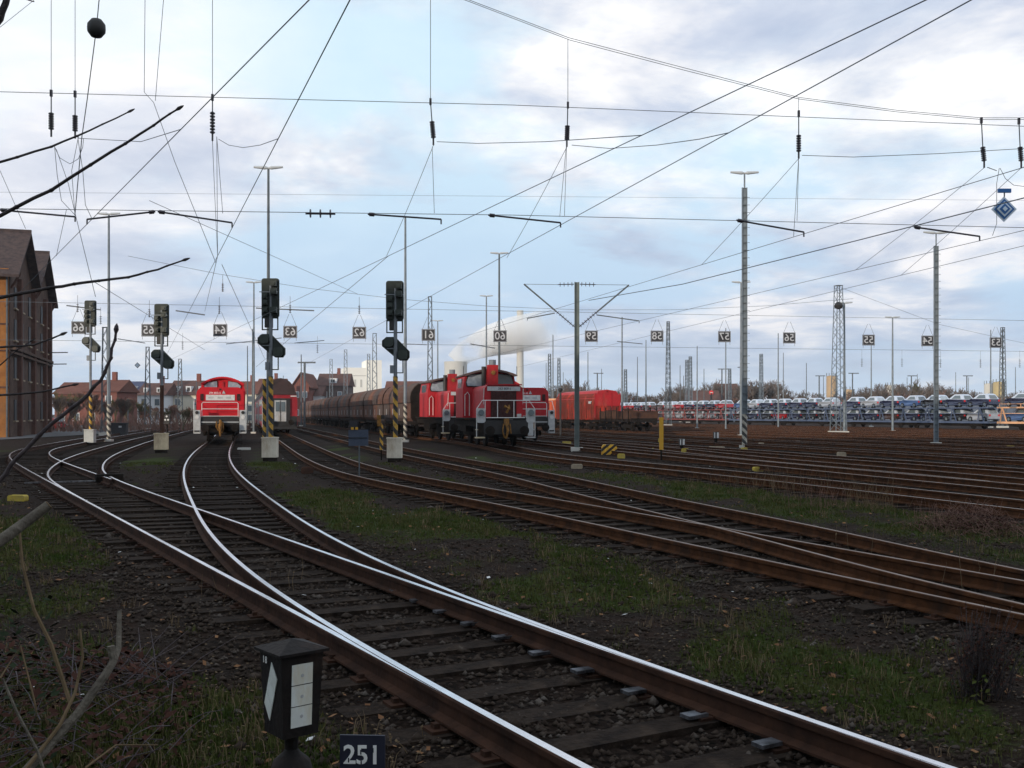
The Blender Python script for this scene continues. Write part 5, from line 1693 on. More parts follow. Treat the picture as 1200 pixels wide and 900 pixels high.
ow = orange_wagon('orange wagon with slotted sides coupled behind the red covered wagon')
p, th = on_track(11, 120.6); ow.location = p; ow.rotation_euler = (0, 0, th)
for i, w_ in enumerate(('second orange wagon behind the red covered wagon', 'third orange wagon behind the red covered wagon', 'fourth orange wagon behind the red covered wagon', 'last orange wagon behind the third red shunter')):
    p, th = on_track(11, 120.6 + 9.4 * (i + 1)); copy_tree(ow, None, p, th, w_)

p, th = on_track(11, 98.2)
t = thing('low_wagon', 'low dark brown wagon with stakes and scrap, before the red covered wagon', 'freight wagon', p, th)
L = 8.2
MB().box((0, L / 2, 1.1), (2.8, L, .35)).build('floor_frame', 'under', t)
for s in (-1, 1): MB().box((s * 1.4, L / 2, 1.6), (.08, L, .75)).build('side_board', 'rust', t)
for y in (.05, L - .05): MB().box((0, y, 1.6), (2.8, .08, .75)).build('end_board', 'rust', t)
for i in range(6):
    for s in (-1, 1): MB().box((s * 1.47, .4 + i * 1.48, 1.7), (.08, .1, 1.3)).build('stake', 'under', t)
b = MB()
for i in range(40):
    b.box((random.uniform(-1.1, 1.1), random.uniform(.6, L - .6), random.uniform(1.3, 2.05)), (random.uniform(.2, .9), random.uniform(.2, 1.2), random.uniform(.1, .3)), rz=random.uniform(0, 3))
tag(b.build('scrap_load', 'rust', t), kind='stuff')
for y in (1.9, L - 1.9): rails_bogie('bogie', t, y, 1.8)
buffers(t, .0)


# ------------------------------------------------------------------ car transporters and cars
def car_proto(col, dark_rear):
    t = thing('new_car', 'car', 'car', (0, 0, 0), 0, 'new cars on the transporter train')
    Lc = 3.4
    low_ = [(0, .32, .74), (.02, .62, .80), (.12, .86, .8), (2.5, .92, .8), (3.2, .80, .74), (3.38, .6, .68), (3.38, .3, .66), (3.0, .2, .74), (.3, .2, .74)]
    MB().loft(low_).build('body', col, t)
    MB().loft([(.10, .87, .72), (.42, 1.36, .56), (.75, 1.47, .54), (1.65, 1.46, .54), (2.42, .93, .70)]).build('film_roof', 'film', t)
    MB().loft([(2.42, .925, .72), (3.17, .82, .66), (3.17, .8, .66), (2.42, .9, .72)]).build('film_bonnet', 'film', t)
    MB().add([(-.52, .105, .93), (.52, .105, .93), (.42, .37, 1.3), (-.42, .37, 1.3)], [(0, 1, 2, 3)]).build('rear_window', 'glass' if dark_rear else 'glass_sky', t, (0, -.012, .01))
    for s in (-1, 1):
        MB().add([(s * .705, .55, .96), (s * .705, 1.95, .96), (s * .585, 1.55, 1.33), (s * .585, .72, 1.33)], [(0, 1, 2, 3)]).build('side_window', 'glass', t, (s * .012, 0, 0))
        MB().box((s * .62, .0, .7), (.16, .06, .2)).build('tail_light', 'sign_red', t)
        for y in (.62, 2.72):
            w = MB(); w.tube([(s * .62, y, .29), (s * .79, y, .29)], .29, 12); w.build('wheel', 'tyre', t)
            MB().tube([(s * .79, y, .29), (s * .80, y, .29)], .17, 8).build('rim', 'galv', t)
    return t


CARS = [('car_navy', 1), ('car_black', 0), ('car_red', 1), ('car_silver', 0), ('car_brown', 1), ('car_navy', 0), ('car_blue', 1)]
protos = [car_proto(c, d) for c, d in CARS]
used = [False] * len(protos)
CNAME = {'car_navy': 'dark navy', 'car_black': 'black', 'car_red': 'dark red', 'car_silver': 'silver', 'car_brown': 'brown', 'car_blue': 'blue'}


def transporter(label, steel, L=27.0):
    t = thing('car_transporter', label, 'car transporter wagon', (0, 0, 0), 0, 'car transporter wagons')
    for nm, z, h in (('lower_deck', .78, .22), ('upper_deck', 2.36, .14)):
        d = MB(); d.box((0, L / 2, z), (2.7, L - .6, h)).build(nm, steel, t) if False else None
        b = MB(); b.box((0, L / 2, z - .02), (2.3, L - .6, h * .6))
        for s in (-1, 1): b.box((s * 1.32, L / 2, z), (.14, L - .5, h))
        b.build(nm, steel, t)
    for s in (-1, 1):
        for i in range(7):
            y = 1.2 + i * (L - 2.4) / 6
            MB().bar((s * 1.34, y - .35, .85), (s * 1.34, y + .25, 2.34), .1).build('strut', steel, t)
            MB().bar((s * 1.34, y + .55, .85), (s * 1.34, y + .3, 2.34), .09).build('strut', steel, t)
        b = MB(); b.box((s * 1.36, L / 2, 1.75), (.04, L - 1, .06)); b.box((s * 1.36, L / 2, 2.75), (.04, L - 1, .05)); b.build('guard_rail_frame', steel, t)
        for i in range(10): MB().box((s * 1.36, .6 + i * (L - 1.2) / 9, 2.55), (.05, .06, .42)).build('guard_post', steel, t)
    for y in (3.0, L / 2 - 1.4, L / 2 + 1.4, L - 3.0):
        b = MB()
        for s in (-1, 1): b.tube([(s * .68, y, .4), (s * .82, y, .4)], .4, 12)
        b.box((0, y, .45), (1.9, .9, .25)); b.build('wheelset', 'under', t)
    MB().box((0, L / 2, .5), (2.0, L - 3, .28)).build('underframe', 'under', t)
    return t


tp = {}
wag = [(97.0 - 25.6, 'tan_steel', None), (97.0, 'tan_steel', 'tan transporter wagon cut off by the picture edge')]
steels = ['tan_steel', 'blue_steel', 'blue_steel', 'redbrown_steel', 'redbrown_steel', 'redbrown_steel']
labels = ['tan transporter wagon entering at the picture edge', 'blue transporter wagon next to the tan one, behind the ladder-like mast', 'second blue transporter wagon, behind the wide lattice mast',
          'red transporter wagon joined to the blue ones', 'second red transporter wagon, farther along than the first', 'farthest red transporter wagon, beside the low dark wagon']
Lw = 27.0
yy = 110.5 - (Lw + .8) * .95
ci = 0
deckname = {0: 'lower', 1: 'upper'}
posn = ['first', 'second', 'third', 'fourth', 'fifth', 'sixth', 'seventh']
wn = ['tan transporter', 'nearer blue transporter', 'second blue transporter', 'first red transporter', 'second red transporter', 'farthest red transporter']
for i in range(6):
    p, th = on_track(19, yy)
    if steels[i] not in tp:
        t = transporter(labels[i], steels[i]); tp[steels[i]] = t; t.location = p; t.rotation_euler = (0, 0, th)
    else:
        copy_tree(tp[steels[i]], None, p, th, labels[i])
    dirv = Vector((-math.sin(th), math.cos(th), 0))
    for dk, z in ((0, .84), (1, 2.44)):
        for j in range(7):
            q = p + dirv * (.75 + j * 3.72) + Vector((0, 0, z))
            if q.x / q.y > .515:
                continue
            r = random.random()
            c = 0 if r < .36 else 1 if r < .56 else 2 if r < .62 else 3 if r < .78 else 4 if r < .88 else 5 if r < .95 else 6
            if i == 0 and dk == 0: c = 6
            if i >= 3 and dk == 0: c = 3 if j % 3 else 1
            lab = f'{CNAME[CARS[c][0]]} new car, {posn[j]} on the {deckname[dk]} deck of the {wn[i]}'
            if not used[c]:
                o = protos[c]; used[c] = True; o.location = q; o.rotation_euler = (0, 0, th); o['label'] = lab
            else:
                copy_tree(protos[c], None, q, th, lab)
    yy += (Lw + .8) * math.cos(th)
for o, u in zip(protos, used):
    if not u:
        for ch in list(o.children): bpy.data.objects.remove(ch)
        bpy.data.objects.remove(o)
# ------------------------------------------------------------------ brick building with two cross gables
def brick_building():
    d = Vector((-.30, .954, 0)); th = math.atan2(.30, .954)
    o = Vector((-39.7, 81, 0))
    # local: x to the track side (right), y along the wall, origin at the near right corner
    t = thing('brick_building', 'tall brick building with sunlight and shade in its colours, two gabled roofs and brackets', 'brick building', o, th)
    Wd, Le, ZE, ZR = 15.0, 23.6, 13.4, 17.3
    b = MB(); b.box((-Wd / 2, Le / 2, ZE / 2), (Wd, Le, ZE), 0)
    for y0 in (0, Le / 2):
        y1 = y0 + Le / 2; ym = (y0 + y1) / 2
        b.add([(0, y0, ZE), (0, y1, ZE), (0, ym, ZR - .25), (-Wd, y0, ZE), (-Wd, y1, ZE), (-Wd, ym, ZR - .25)], [(0, 1, 2), (5, 4, 3)], 0)
    w = b.build('side_wall', 'brick_shaded', t)
    MB().box((-Wd / 2 - .05, -.06, ZE / 2), (Wd - .1, .11, ZE - .02)).build('front_wall', 'brick_sunlit', t)
    for i, y0 in enumerate((0, Le / 2)):
        y1 = y0 + Le / 2; ym = (y0 + y1) / 2
        ov = .75; k = (ZR - ZE) / (ym - y0)
        for s in (-1, 1):
            ye = (y0 - .8) if s < 0 and i == 0 else (y1 + .8) if s > 0 and i == 1 else (y0 if s < 0 else y1)
            ze = ZR - k * abs(ye - ym)
            r = MB(); a, e = (-Wd - ov, ov)
            vs = [(a, ym, ZR), (e, ym, ZR), (e, ye, ze), (a, ye, ze)]
            r.add(vs + [(x, y, z - .22) for x, y, z in vs], [(0, 1, 2, 3), (7, 6, 5, 4), (0, 4, 5, 1), (1, 5, 6, 2), (2, 6, 7, 3), (3, 7, 4, 0)])
            r.build('roof', 'tile_dark', t)
        MB().bar((-Wd - ov, ym, ZR + .05), (ov, ym, ZR + .05), .26).build('ridge_tile', 'tile_dark', t)
        for yb in (y0 + .3, y1 - .3):
            MB().bar((.02, yb, ZE - 1.5), (.7, yb, ZE - .35), .16).build('eave_bracket', 'pilaster', t)
            MB().bar((.02, yb, ZE - .3), (.75, yb, ZE - .3), .16).build('eave_bracket', 'pilaster', t)
    for y in (4.0, 11.8, 19.4, 23.0):
        MB().box((.16, y, 6.5), (.32, .85, 13.0)).build('pilaster', 'pilaster', t)
    for y in (2.3, 5.9, 10.0, 13.6, 17.7, 21.4):
        for z in (2.2, 5.6, 8.7, 11.3):
            f = MB().box((.035, y, z), (.07, 1.1, 1.7)).build('window', 'cab_dark', t)
            MB().box((.09, y, z - .9), (.2, 1.3, .12)).build('sill', 'concrete_block', f)
    b = MB(); b.box((.2, Le / 2, 7.1), (.42, Le, .22)); b.box((.2, Le / 2, 6.75), (.3, Le, .18)); b.build('cornice', 'brick_shaded', t)
    for z in (4.0, 6.9, 9.0, 11.2):
        MB().box((-Wd / 2, -.14, z), (Wd, .06, .13)).build('brick_band', 'pilaster', t)
    for x in (-2.6, -6, -9.5):
        for z in (2.4, 5.5, 8.4): MB().box((x, -.13, z), (1.1, .05, 1.7)).build('window', 'cab_dark', t)
    MB().tube([(-.2, -.2, 0), (-.2, -.2, 13.2)], .07, 6).build('downpipe', 'galv_dark', t)
    for z, y in ((8.0, 22), (6.8, 21)):
        MB().tube([(.1, y, z), (1.9, y, z + .05)], .05, 5).build('wall_lamp_arm', 'black', t)
    return t


brick_building()

# parked car, seen by the corner of the building
def parked_car(px, py, col, label, th):
    p = G(px, py)
    t = thing('parked_car', label, 'car', (p.x, p.y, .06), th)
    MB().loft([(0, .35, .78), (.05, .75, .84), (1.0, .9, .85), (3.2, .88, .85), (4.05, .72, .78), (4.1, .35, .74), (3.4, .22, .8), (.5, .22, .8)]).build('body', col, t)
    MB().loft([(.35, .88, .74), (.9, 1.38, .58), (2.2, 1.42, .58), (3.0, .9, .74)]).build('cabin', col, t)
    MB().add([(-.6, .42, .97), (.6, .42, .97), (.5, .85, 1.32), (-.5, .85, 1.32)], [(0, 1, 2, 3)]).build('window', 'glass', t, (0, -.03, .02))
    for s in (-1, 1):
        MB().add([(s * .735, 1.0, .97), (s * .735, 2.6, .97), (s * .61, 2.1, 1.34), (s * .61, 1.1, 1.34)], [(0, 1, 2, 3)]).build('window', 'glass', t, (s * .02, 0, 0))
        for y in (.8, 3.25): MB().tube([(s * .64, y, .31), (s * .84, y, .31)], .31, 12).build('wheel', 'tyre', t)
        MB().box((s * .6, -.01, .62), (.25, .05, .14)).build('headlight', 'white', t)
    return t
parked_car(74, 505, 'car_red', 'bright red car parked beside the brick building', 1.2)
bpy.data.materials['car_red'].node_tree.nodes['Principled BSDF'].inputs['Base Color'].default_value = (.36, .015, .02, 1)
parked_car(56, 503.5, 'car_silver', 'pale silver car parked half behind the brick building', 1.0)


# ------------------------------------------------------------------ houses beyond the yard
def house(px0, px1, ytop, yeave, Y, label, roof='tile_red', wall='plaster', dep=9, base=0.0, dorm=0, ridge=.5, hip=0.0, name='house', nwin=None, rows=1, chim=0, gable=False, rz=0.0):
    x0, x1 = (px0 - 600) * Y / F, (px1 - 600) * Y / F
    zr = CAM - (ytop - HZ) * Y / F; ze = CAM - (yeave - HZ) * Y / F
    w = x1 - x0
    t = thing(name, label, 'house', ((x0 + x1) / 2, Y, base), rz, 'houses beyond the yard')
    if gable:      # gable end faces the camera
        MB().prism([(-w / 2, 0), (w / 2, 0), (w / 2, ze), (0, zr - .2), (-w / 2, ze)], 'y', 0, dep).build('wall', wall, t)
        for s in (-1, 1):
            MB().prism([(0, zr), (s * (w / 2 + .5), ze - .3), (s * (w / 2 + .5), ze - .6), (0, zr - .3)], 'y', -.5, dep + .5).build('roof', roof, t)
    else:
        MB().box((0, dep / 2, ze / 2), (w, dep, ze)).build('wall', wall, t)
        hw, hr = w / 2 + .4, w / 2 + .4 - hip * w
        r = MB()
        r.add([(-hw, -.4, ze), (hw, -.4, ze), (hw, dep + .4, ze), (-hw, dep + .4, ze), (-hr, dep * ridge, zr), (hr, dep * ridge, zr)],
              [(0, 1, 5, 4), (2, 3, 4, 5), (1, 2, 5), (3, 0, 4), (3, 2, 1, 0)])
        rf = r.build('roof', roof, t)
        for i in range(dorm):
            x = -w / 2 + w * (i + .5) / dorm
            zd = ze + (zr - ze) * .38
            dm = MB(); dm.box((x, .35 + (dep * ridge) * .25, zd), (w * .14 if dorm > 1 else 1.8, 1.6, (zr - ze) * .42)); dm = dm.build('dormer', 'plaster_white', rf)
            MB().box((x, dep * ridge * .25 - .48, zd), (w * .07 if dorm > 1 else .9, .06, (zr - ze) * .24)).build('dormer_window', 'cab_dark', dm)
        for i in range(chim):
            MB().box((-hr + 2 * hr * (i + .6) / max(chim, 1), dep * ridge, zr + .5), (.7, .7, 1.6)).build('chimney', 'brick_red', rf)
    nw = nwin if nwin is not None else max(2, int(w / 3))
    for i in range(nw):
        for k in range(rows):
            x = -w / 2 + w * (i + .5) / nw; z = ze * (k + .55) / (rows + .05)
            f = MB().box((x, -.03, z), (1.1, .06, 1.4)).build('window', 'white', t)
            MB().box((x, -.07, z), (.85, .03, 1.15)).build('pane', 'glass', f)
    return t


house(98, 137, 444, 459, 165, 'long red-roofed brick house behind the shortest signal', 'tile_red', 'brick_red', rows=2, chim=1)
house(64, 98, 447, 462, 170, 'red-roofed house just beside the brick building', 'tile_red', 'brick_red', chim=0, rows=2)
house(134, 162, 446, 461, 190, 'house with a slate-blue hipped roof and two white dormers', 'tile_blue', 'plaster', hip=.14, dorm=2, chim=0, rows=2)
house(161, 192, 448, 463, 185, 'white-walled house with brown roof next to the blue-roofed one', 'tile_brown', 'plaster_white', dorm=2, rows=2, chim=1)
house(197, 242, 445, 463, 190, 'wide brown-roofed house with three dormers behind the single red shunter', 'tile_brown', 'plaster', dorm=3, rows=2, chim=1)
house(272, 300, 446, 462, 215, 'cream house glimpsed between the red shunter and the coach', 'tile_red', 'plaster', rows=3, chim=1)
house(300, 330, 443, 455, 240, 'red-roofed house behind the coach', 'tile_red', 'plaster', rows=2, chim=1)
house(343, 362, 436, 452, 230, 'red brick house with its gable toward us behind the coach', 'tile_red', 'brick_red', gable=True, rows=2, dep=14)
house(372, 407, 437, 452, 240, 'dark brown house with a light attic window near the pale industrial block', 'tile_brown', 'roof_dark', dorm=1, rows=2, chim=1)
house(452, 505, 446, 459, 250, 'long red-brown roof above the hopper train', 'tile_red', 'brick_red', rows=1)
house(362, 376, 452, 464, 235, 'small pale house below the dark brown one', 'tile_brown', 'plaster_white', rows=1)
house(809, 845, 457, 476, 250, 'low brown sloping roof behind the red transporters', 'tile_brown', 'plaster', rows=1, ridge=.6)
house(845, 866, 449, 470, 270, 'brown shed roof beside the far red disc signal', 'tile_brown', 'brick_red', rows=1)
# pale industrial block
Y = 520; s = Y / F
t = thing('industrial_block', 'tall pale stepped industrial block glowing in the sun', 'industrial building', ((425 - 600) * s, Y, 0), .25)
MB().box((-3 * s, 10, CAM / 2 + 27 * s), (36 * s, 22, CAM + 54 * s)).build('wall', 'plant_white', t)
MB().box((13 * s, 10, CAM / 2 + 31.5 * s), (18 * s, 22.5, CAM + 63 * s)).build('stair_tower', 'plant_white', t)
MB().box((-14 * s, 10, 46 * s), (8 * s, 10, 20 * s)).build('low_wing', 'plant_white', t)
for i in range(4):
    MB().box((-16 * s + i * 7 * s, -1.05, 40 * s), (2.2 * s, .1, 9 * s)).build('window', 'concrete', t)
    MB().box((-16 * s + i * 7 * s, -1.05, 22 * s), (1.6 * s, .1, 8 * s)).build('window', 'concrete', t)
MB().box((-3 * s, -1.08, 49 * s), (36 * s, .08, .8 * s)).build('cornice', 'concrete', t)
# chimney, cooling tower
Y = 800; s = Y / F
t = thing('factory_chimney', 'tall pale chimney behind the red shunters', 'chimney', ((609.5 - 600) * s, Y, 0))
MB().lathe([(4.6 * s, 0), (3.6 * s, CAM + 119 * s), (3.3 * s, CAM + 120 * s)], (0, 0, 0), 20).build('shaft', 'concrete', t, smooth=True)
MB().lathe([(3.9 * s, CAM + 117 * s), (3.9 * s, CAM + 121 * s)], (0, 0, 0), 20).build('rim', 'concrete', t)
t = thing('cooling_tower', 'squat pale cooling tower top beneath the steam plume', 'cooling tower', ((534 - 600) * s, Y, 0))
MB().lathe([(19 * s, 0), (14.5 * s, 35 * s), (13.2 * s, 50 * s), (13.4 * s, 60 * s), (13.6 * s, CAM + 61 * s)], (0, 0, 0), 28).build('shell', 'concrete', t, smooth=True)
# steam plume: a soft volume drifting to the right
vm = bpy.data.materials.new('steam'); vm.use_nodes = True
nt = vm.node_tree; nt.nodes.remove(nt.nodes['Principled BSDF'])
pv = nt.nodes.new('ShaderNodeVolumePrincipled'); pv.inputs['Color'].default_value = (1, 1, 1, 1); pv.inputs['Anisotropy'].default_value = .2
tcn = nt.nodes.new('ShaderNodeTexCoord'); nn = nt.nodes.new('ShaderNodeTexNoise'); nn.inputs['Scale'].default_value = .045; nn.inputs['Detail'].default_value = 6
nt.links.new(tcn.outputs['Object'], nn.inputs['Vector'])
mr = nt.nodes.new('ShaderNodeMapRange'); mr.inputs[1].default_value = .34; mr.inputs[2].default_value = .52; mr.inputs[3].default_value = 0.0; mr.inputs[4].default_value = .34
nt.links.new(nn.outputs['Fac'], mr.inputs[0]); sx_ = nt.nodes.new('ShaderNodeSeparateXYZ'); nt.links.new(tcn.outputs['Object'], sx_.inputs[0])
fd = nt.nodes.new('ShaderNodeMapRange'); fd.inputs[1].default_value = -8; fd.inputs[2].default_value = 36; fd.inputs[3].default_value = 1.0; fd.inputs[4].default_value = 0.0
nt.links.new(sx_.outputs[0], fd.inputs[0])
ml = nt.nodes.new('ShaderNodeMath'); ml.operation = 'MULTIPLY'; nt.links.new(mr.outputs[0], ml.inputs[0]); nt.links.new(fd.outputs[0], ml.inputs[1])
nt.links.new(ml.outputs[0], pv.inputs['Density'])
nt.links.new(pv.outputs[0], nt.nodes['Material Output'].inputs['Volume'])
b = MB()
path = [(534, 424, 12), (541, 416, 13), (556, 407, 15), (576, 399, 19), (600, 393, 22), (625, 388, 22), (650, 384, 24), (668, 381, 14)]
for k in range(len(path)):
    pass
pts_ = [P(x, y, Y) for x, y, r in path]
b.tube(pts_, [r * s for x, y, r in path], 18)
so = b.build('steam', vm, smooth=True)
tag(so, 'white steam plume drifting from the cooling tower past the chimney', 'steam', kind='stuff')
M['steam'] = vm


def silo(px, w, ytop, Y, m, label):
    s = Y / F
    t = thing('storage_silo', label, 'silo', ((px - 600) * s, Y, 0), 0, 'storage silos beyond the yard')
    h = CAM + (HZ - ytop) * s
    MB().lathe([(w / 2 * s, 0), (w / 2 * s, h - .6), (w / 2.3 * s, h - .2), (.3, h)], (0, 0, 0), 18).build('tank', m, t, smooth=True)
    b = MB()
    for k in range(8):
        a = k * PI / 4; b.tube([(w / 2 * s * math.cos(a), w / 2 * s * math.sin(a), h - .4), (w / 2 * s * math.cos(a), w / 2 * s * math.sin(a), h + .8)], .06, 4)
    b.build('guard_frame', 'galv_dark', t)
    MB().box((w / 2 * s + .3, 0, h / 2), (.4, .5, h)).build('ladder_frame', 'galv', t)
silo(974, 11, 440, 340, 'silo_tan', 'tan silo beside the wide lattice mast')
silo(994, 11, 456, 340, 'silo_tan', 'low tan tank next to the tan silo')
silo(1042, 8, 451, 350, 'concrete', 'small pale silo above the blue transporters')
silo(1170, 12, 447, 340, 'silo_yellow', 'yellowish silo beside the lattice mast at the picture edge')
silo(1158, 9, 449, 345, 'concrete', 'pale silo next to the yellowish one')
# long low sheeting behind the transporters
for i, (xa, xb, Y) in enumerate(((640, 800, 245), (800, 1010, 240), (1010, 1300, 235))):
    s = Y / F
    t = thing('sheeting_fence', ['blue-grey sheeting fence behind the orange wagons', 'blue-grey sheeting fence behind the red transporters', 'blue-grey sheeting fence behind the blue transporters'][i], 'fence', ((xa + xb - 1200) / 2 * s, Y, 0), 0, 'sheeting fences')
    MB().box((0, 0, (CAM + 12 * s) / 2), ((xb - xa) * s - .2, .12, CAM + 12 * s)).build('sheet_panel', 'fence_blue', t)
    b = MB()
    for k in range(20): b.box((-(xb - xa) * s / 2 + (xb - xa) * s * (k + .5) / 20, -.1, (CAM + 11.8 * s) / 2), (.15, .1, CAM + 11.8 * s))
    b.build('post_frame', 'galv_dark', t)


# ------------------------------------------------------------------ bare winter trees
def bare_tree_mb(h, seed, tr=.16, spread=.55, depth=5, rmin=.03, upright=.25):
    R = random.Random(seed)
    trunk, crown = MB(), MB()
    def grow(p, d, L, r, k, b):
        n = 3 if k < 3 else 2
        pts = [p]; q = p; dd = d
        for i in range(n):
            dd = (dd + Vector((R.gauss(0, .12), R.gauss(0, .12), R.gauss(.03, .07)))).normalized()
            q = q + dd * (L / n); pts.append(q)
        r1 = max(rmin, r * .6)
        b.tube(pts, [r + (r1 - r) * i / n for i in range(n + 1)], 5 if k < 2 else 3, cap=False)
        if k >= depth:
            return
        m = R.choice((3, 4, 4)) if k < 3 else R.choice((3, 4))
        for i in range(m):
            a = R.random() * 2 * PI
            side = Vector((math.cos(a), math.sin(a), R.uniform(-.1, .3)))
            nd = (dd * R.uniform(.6, 1.0) + side * spread * R.uniform(.7, 1.3) + Vector((0, 0, upright))).normalized()
            f = R.uniform(.45, 1.0)
            st = pts[0].lerp(pts[-1], f) if k else pts[-1].lerp(pts[1], R.uniform(0, .5))
            grow(st, nd, L * R.uniform(.55, .8), r1, k + 1, crown)
    grow(Vector((0, 0, 0)), Vector((0, 0, 1)), h * .34, tr, 0, trunk)
    return trunk, crown


def tree_proto(h, seed, m, **kw):
    t = thing('bare_tree', 'tree', 'tree', (0, 0, 0), 0, 'bare winter trees beyond the yard')
    a, c = bare_tree_mb(h, seed, **kw)
    a.build('trunk', m, t); c.build('crown', m, t)
    return t


RT_ = random.Random(3)
def plant(protos, spots, labf, group):
    first = [True] * len(protos)
    for i, (px, Y, sc) in enumerate(spots):
        k = i % len(protos)
        o = protos[k]
        if first[k]: first[k] = False
        else: o = copy_tree(o)
        o.location = ((px - 600) * Y / F, Y, -.1); o.rotation_euler = (0, 0, RT_.random() * 6.28); o.scale = (sc, sc, sc * RT_.uniform(.9, 1.1))
        o['label'] = labf; o['group'] = group


TP = [tree_proto(8.0, 1, 'bark_far', rmin=.024), tree_proto(8.5, 2, 'bark_far', rmin=.024, spread=.7), tree_proto(7.5, 3, 'bark_red', rmin=.027, spread=.6), tree_proto(8.2, 4, 'bark_far', rmin=.024, spread=.5)]
spots = []
x = 650
while x < 1215:
    Y = RT_.uniform(255, 300)
    hpx = 17 + 13 * (0.5 + .5 * math.sin(x * .031)) * RT_.uniform(.5, 1.2) + (6 if 870 < x < 910 or 780 < x < 812 else 0)
    spots.append((x, Y, (CAM + (hpx + 5) * Y / F) / 6.6)); x += RT_.uniform(3.2, 6.2)
plant(TP, spots, 'bare brown winter tree in the row along the horizon', 'bare trees along the horizon')
o = tree_proto(9.5, 12, 'bark_olive', rmin=.05, spread=.28, upright=.7)
o.location = ((1082 - 600) * 270 / F, 270, 0); o.scale = (1.25, 1.25, 1.25); o['label'] = 'dense olive-brown tree standing above the blue transporters'; del o['group']
TL = [tree_proto(5.5, 21, 'bark_far', rmin=.022, spread=.5, upright=.5), tree_proto(5.0, 22, 'bark_red', rmin=.022, spread=.55, upright=.45), tree_proto(5.2, 23, 'bark_olive', rmin=.022, spread=.45, upright=.5), tree_proto(4.6, 24, 'bark_red', rmin=.02, spread=.6, upright=.4)]
spots = []
x = 66
while x < 236:
    Y = RT_.uniform(112, 150)
    top = 452 + (x - 66) * .13 + RT_.uniform(-6, 10)
    spots.append((x, Y, (CAM + (HZ - top) * Y / F) / 5.2)); x += RT_.uniform(3.5, 6.5)
plant(TL, spots, 'bare reddish-brown shrub tree in the thicket before the houses', 'bare shrub trees before the houses')
# low scrub at the left end of the yard
def scrub(n, box, hmax, m, name, label, seed, r=.012, leaf=None):
    R = random.Random(seed); b = MB()
    for i in range(n):
        x, y = R.uniform(box[0], box[1]), R.uniform(box[2], box[3]); z = ground_z(x, y) - .02
        h = hmax * R.uniform(.4, 1); p0 = Vector((x, y, z)); d = Vector((R.gauss(0, .35), R.gauss(0, .35), 1)).normalized()
        p1 = p0 + d * h * .55; p2 = p1 + (d + Vector((R.gauss(0, .3), R.gauss(0, .3), -.1))).normalized() * h * .5
        b.tube([p0, p1, p2], [r, r * .8, r * .4], 3, cap=False)
    return b


b = scrub(900, (-52, -30, 104, 122), 2.2, 'bark_red', '', '', 5, .03)
tag(b.build('undergrowth', 'bark_red'), 'low reddish brush at the foot of the thicket before the houses', 'undergrowth', kind='stuff')

# ------------------------------------------------------------------ unseen houses added behind the camera to shade the near tracks
for i in range(5):
    x0 = -77.5 + i * 31
    t = thing('added_shade_house', 'unseen house block added behind the viewpoint to shade the near tracks', 'shade caster', (x0 + 15, -22, 0), 0, 'added shade casters behind the viewpoint')
    MB().box((0, -5, 7.8), (30.5, 10, 15.6)).build('wall', 'plaster', t)
    MB().prism([(-10.6, 15.6), (.6, 15.6), (-5, 20.4)], 'x', -15.5, 15.5).build('roof', 'tile_brown', t)
    for k in range(8):
        for z in (2.2, 5.2, 8.2, 11.2, 14):
            MB().box((-13.3 + k * 3.8, .03, z), (1.2, .06, 1.5)).build('window', 'glass', t)

# ------------------------------------------------------------------ vegetation close to the camera
def branch_pts(pp, Y):
    return [P(x, y, Y + (dy[0] if dy else 0)) for x, y, *dy in pp]
t = thing('bare_shrub', 'bare dark shrub whose long twigs reach across the sky and brick building', 'shrub', (-1.75, 2.3, 0))
o3 = Vector((1.75, -2.3, 0))
def twig(pp, Y, r0, r1, name='branch', m='bark_dark', par=None, buds=True):
    pts_ = [p + o3 for p in branch_pts(pp, Y)]
    b = MB(); n = len(pts_)
    rr = [r0 + (r1 - r0) * i / (n - 1) for i in range(n)]
    # finer, slightly kinked course with buds
    fine_, fr = [], []
    for i in range(n - 1):
        for k in range(3):
            q = pts_[i].lerp(pts_[i + 1], k / 3) + Vector((random.uniform(-1, 1), 0, random.uniform(-1, 1))) * (r0 * .35 if k else 0)
            fine_.append(q); fr.append(rr[i] + (rr[i + 1] - rr[i]) * k / 3)
    fine_.append(pts_[-1]); fr.append(rr[-1])
    b.tube(fine_, fr, 7)
    if buds:
        for i in range(2, len(fine_) - 1, 2):
            d_ = (fine_[i] - fine_[i - 1]).normalized()
            b.lathe([(fr[i] * .9, -fr[i] * 1.5), (fr[i] * 1.25, 0), (fr[i] * .9, fr[i] * 1.5)], fine_[i], 6, R=d_.to_track_quat('Z', 'Y').to_matrix())
        d_ = (fine_[-1] - fine_[-2]).normalized()
        b.lathe([(fr[-1], -.004), (fr[-1] * 2.0, .003), (fr[-1] * 1.4, .010), (.0008, .015)], fine_[-1], 6, R=d_.to_track_quat('Z', 'Y').to_matrix())
    return b.build(name, m, par or t, smooth=True)
b = MB(); b.tube([(0, 0, 0), (.05, .05, .8), (-.03, .1, 1.7), (.06, .1, 2.6), (.1, .12, 3.3)], [.05, .04, .032, .02, .01], 8); b.build('stem', 'bark', t, smooth=True)
twig([(-60, 205), (0, 190), (60, 172), (105, 153), (151, 131)], 2.3, .0034, .0015)
twig([(-60, 275), (0, 253), (60, 223), (130, 178), (180, 147), (208, 128)], 2.1, .0045, .0019)
twig([(-60, 362), (0, 349), (60, 337), (100, 331), (150, 325), (185, 316), (215, 305)], 2.2, .0045, .0017)
twig([(-60, 405), (0, 407), (40, 404), (72, 392)], 2.4, .003, .002)
twig([(-50, 470), (0, 463), (50, 459), (86, 451)], 2.6, .0034, .002)
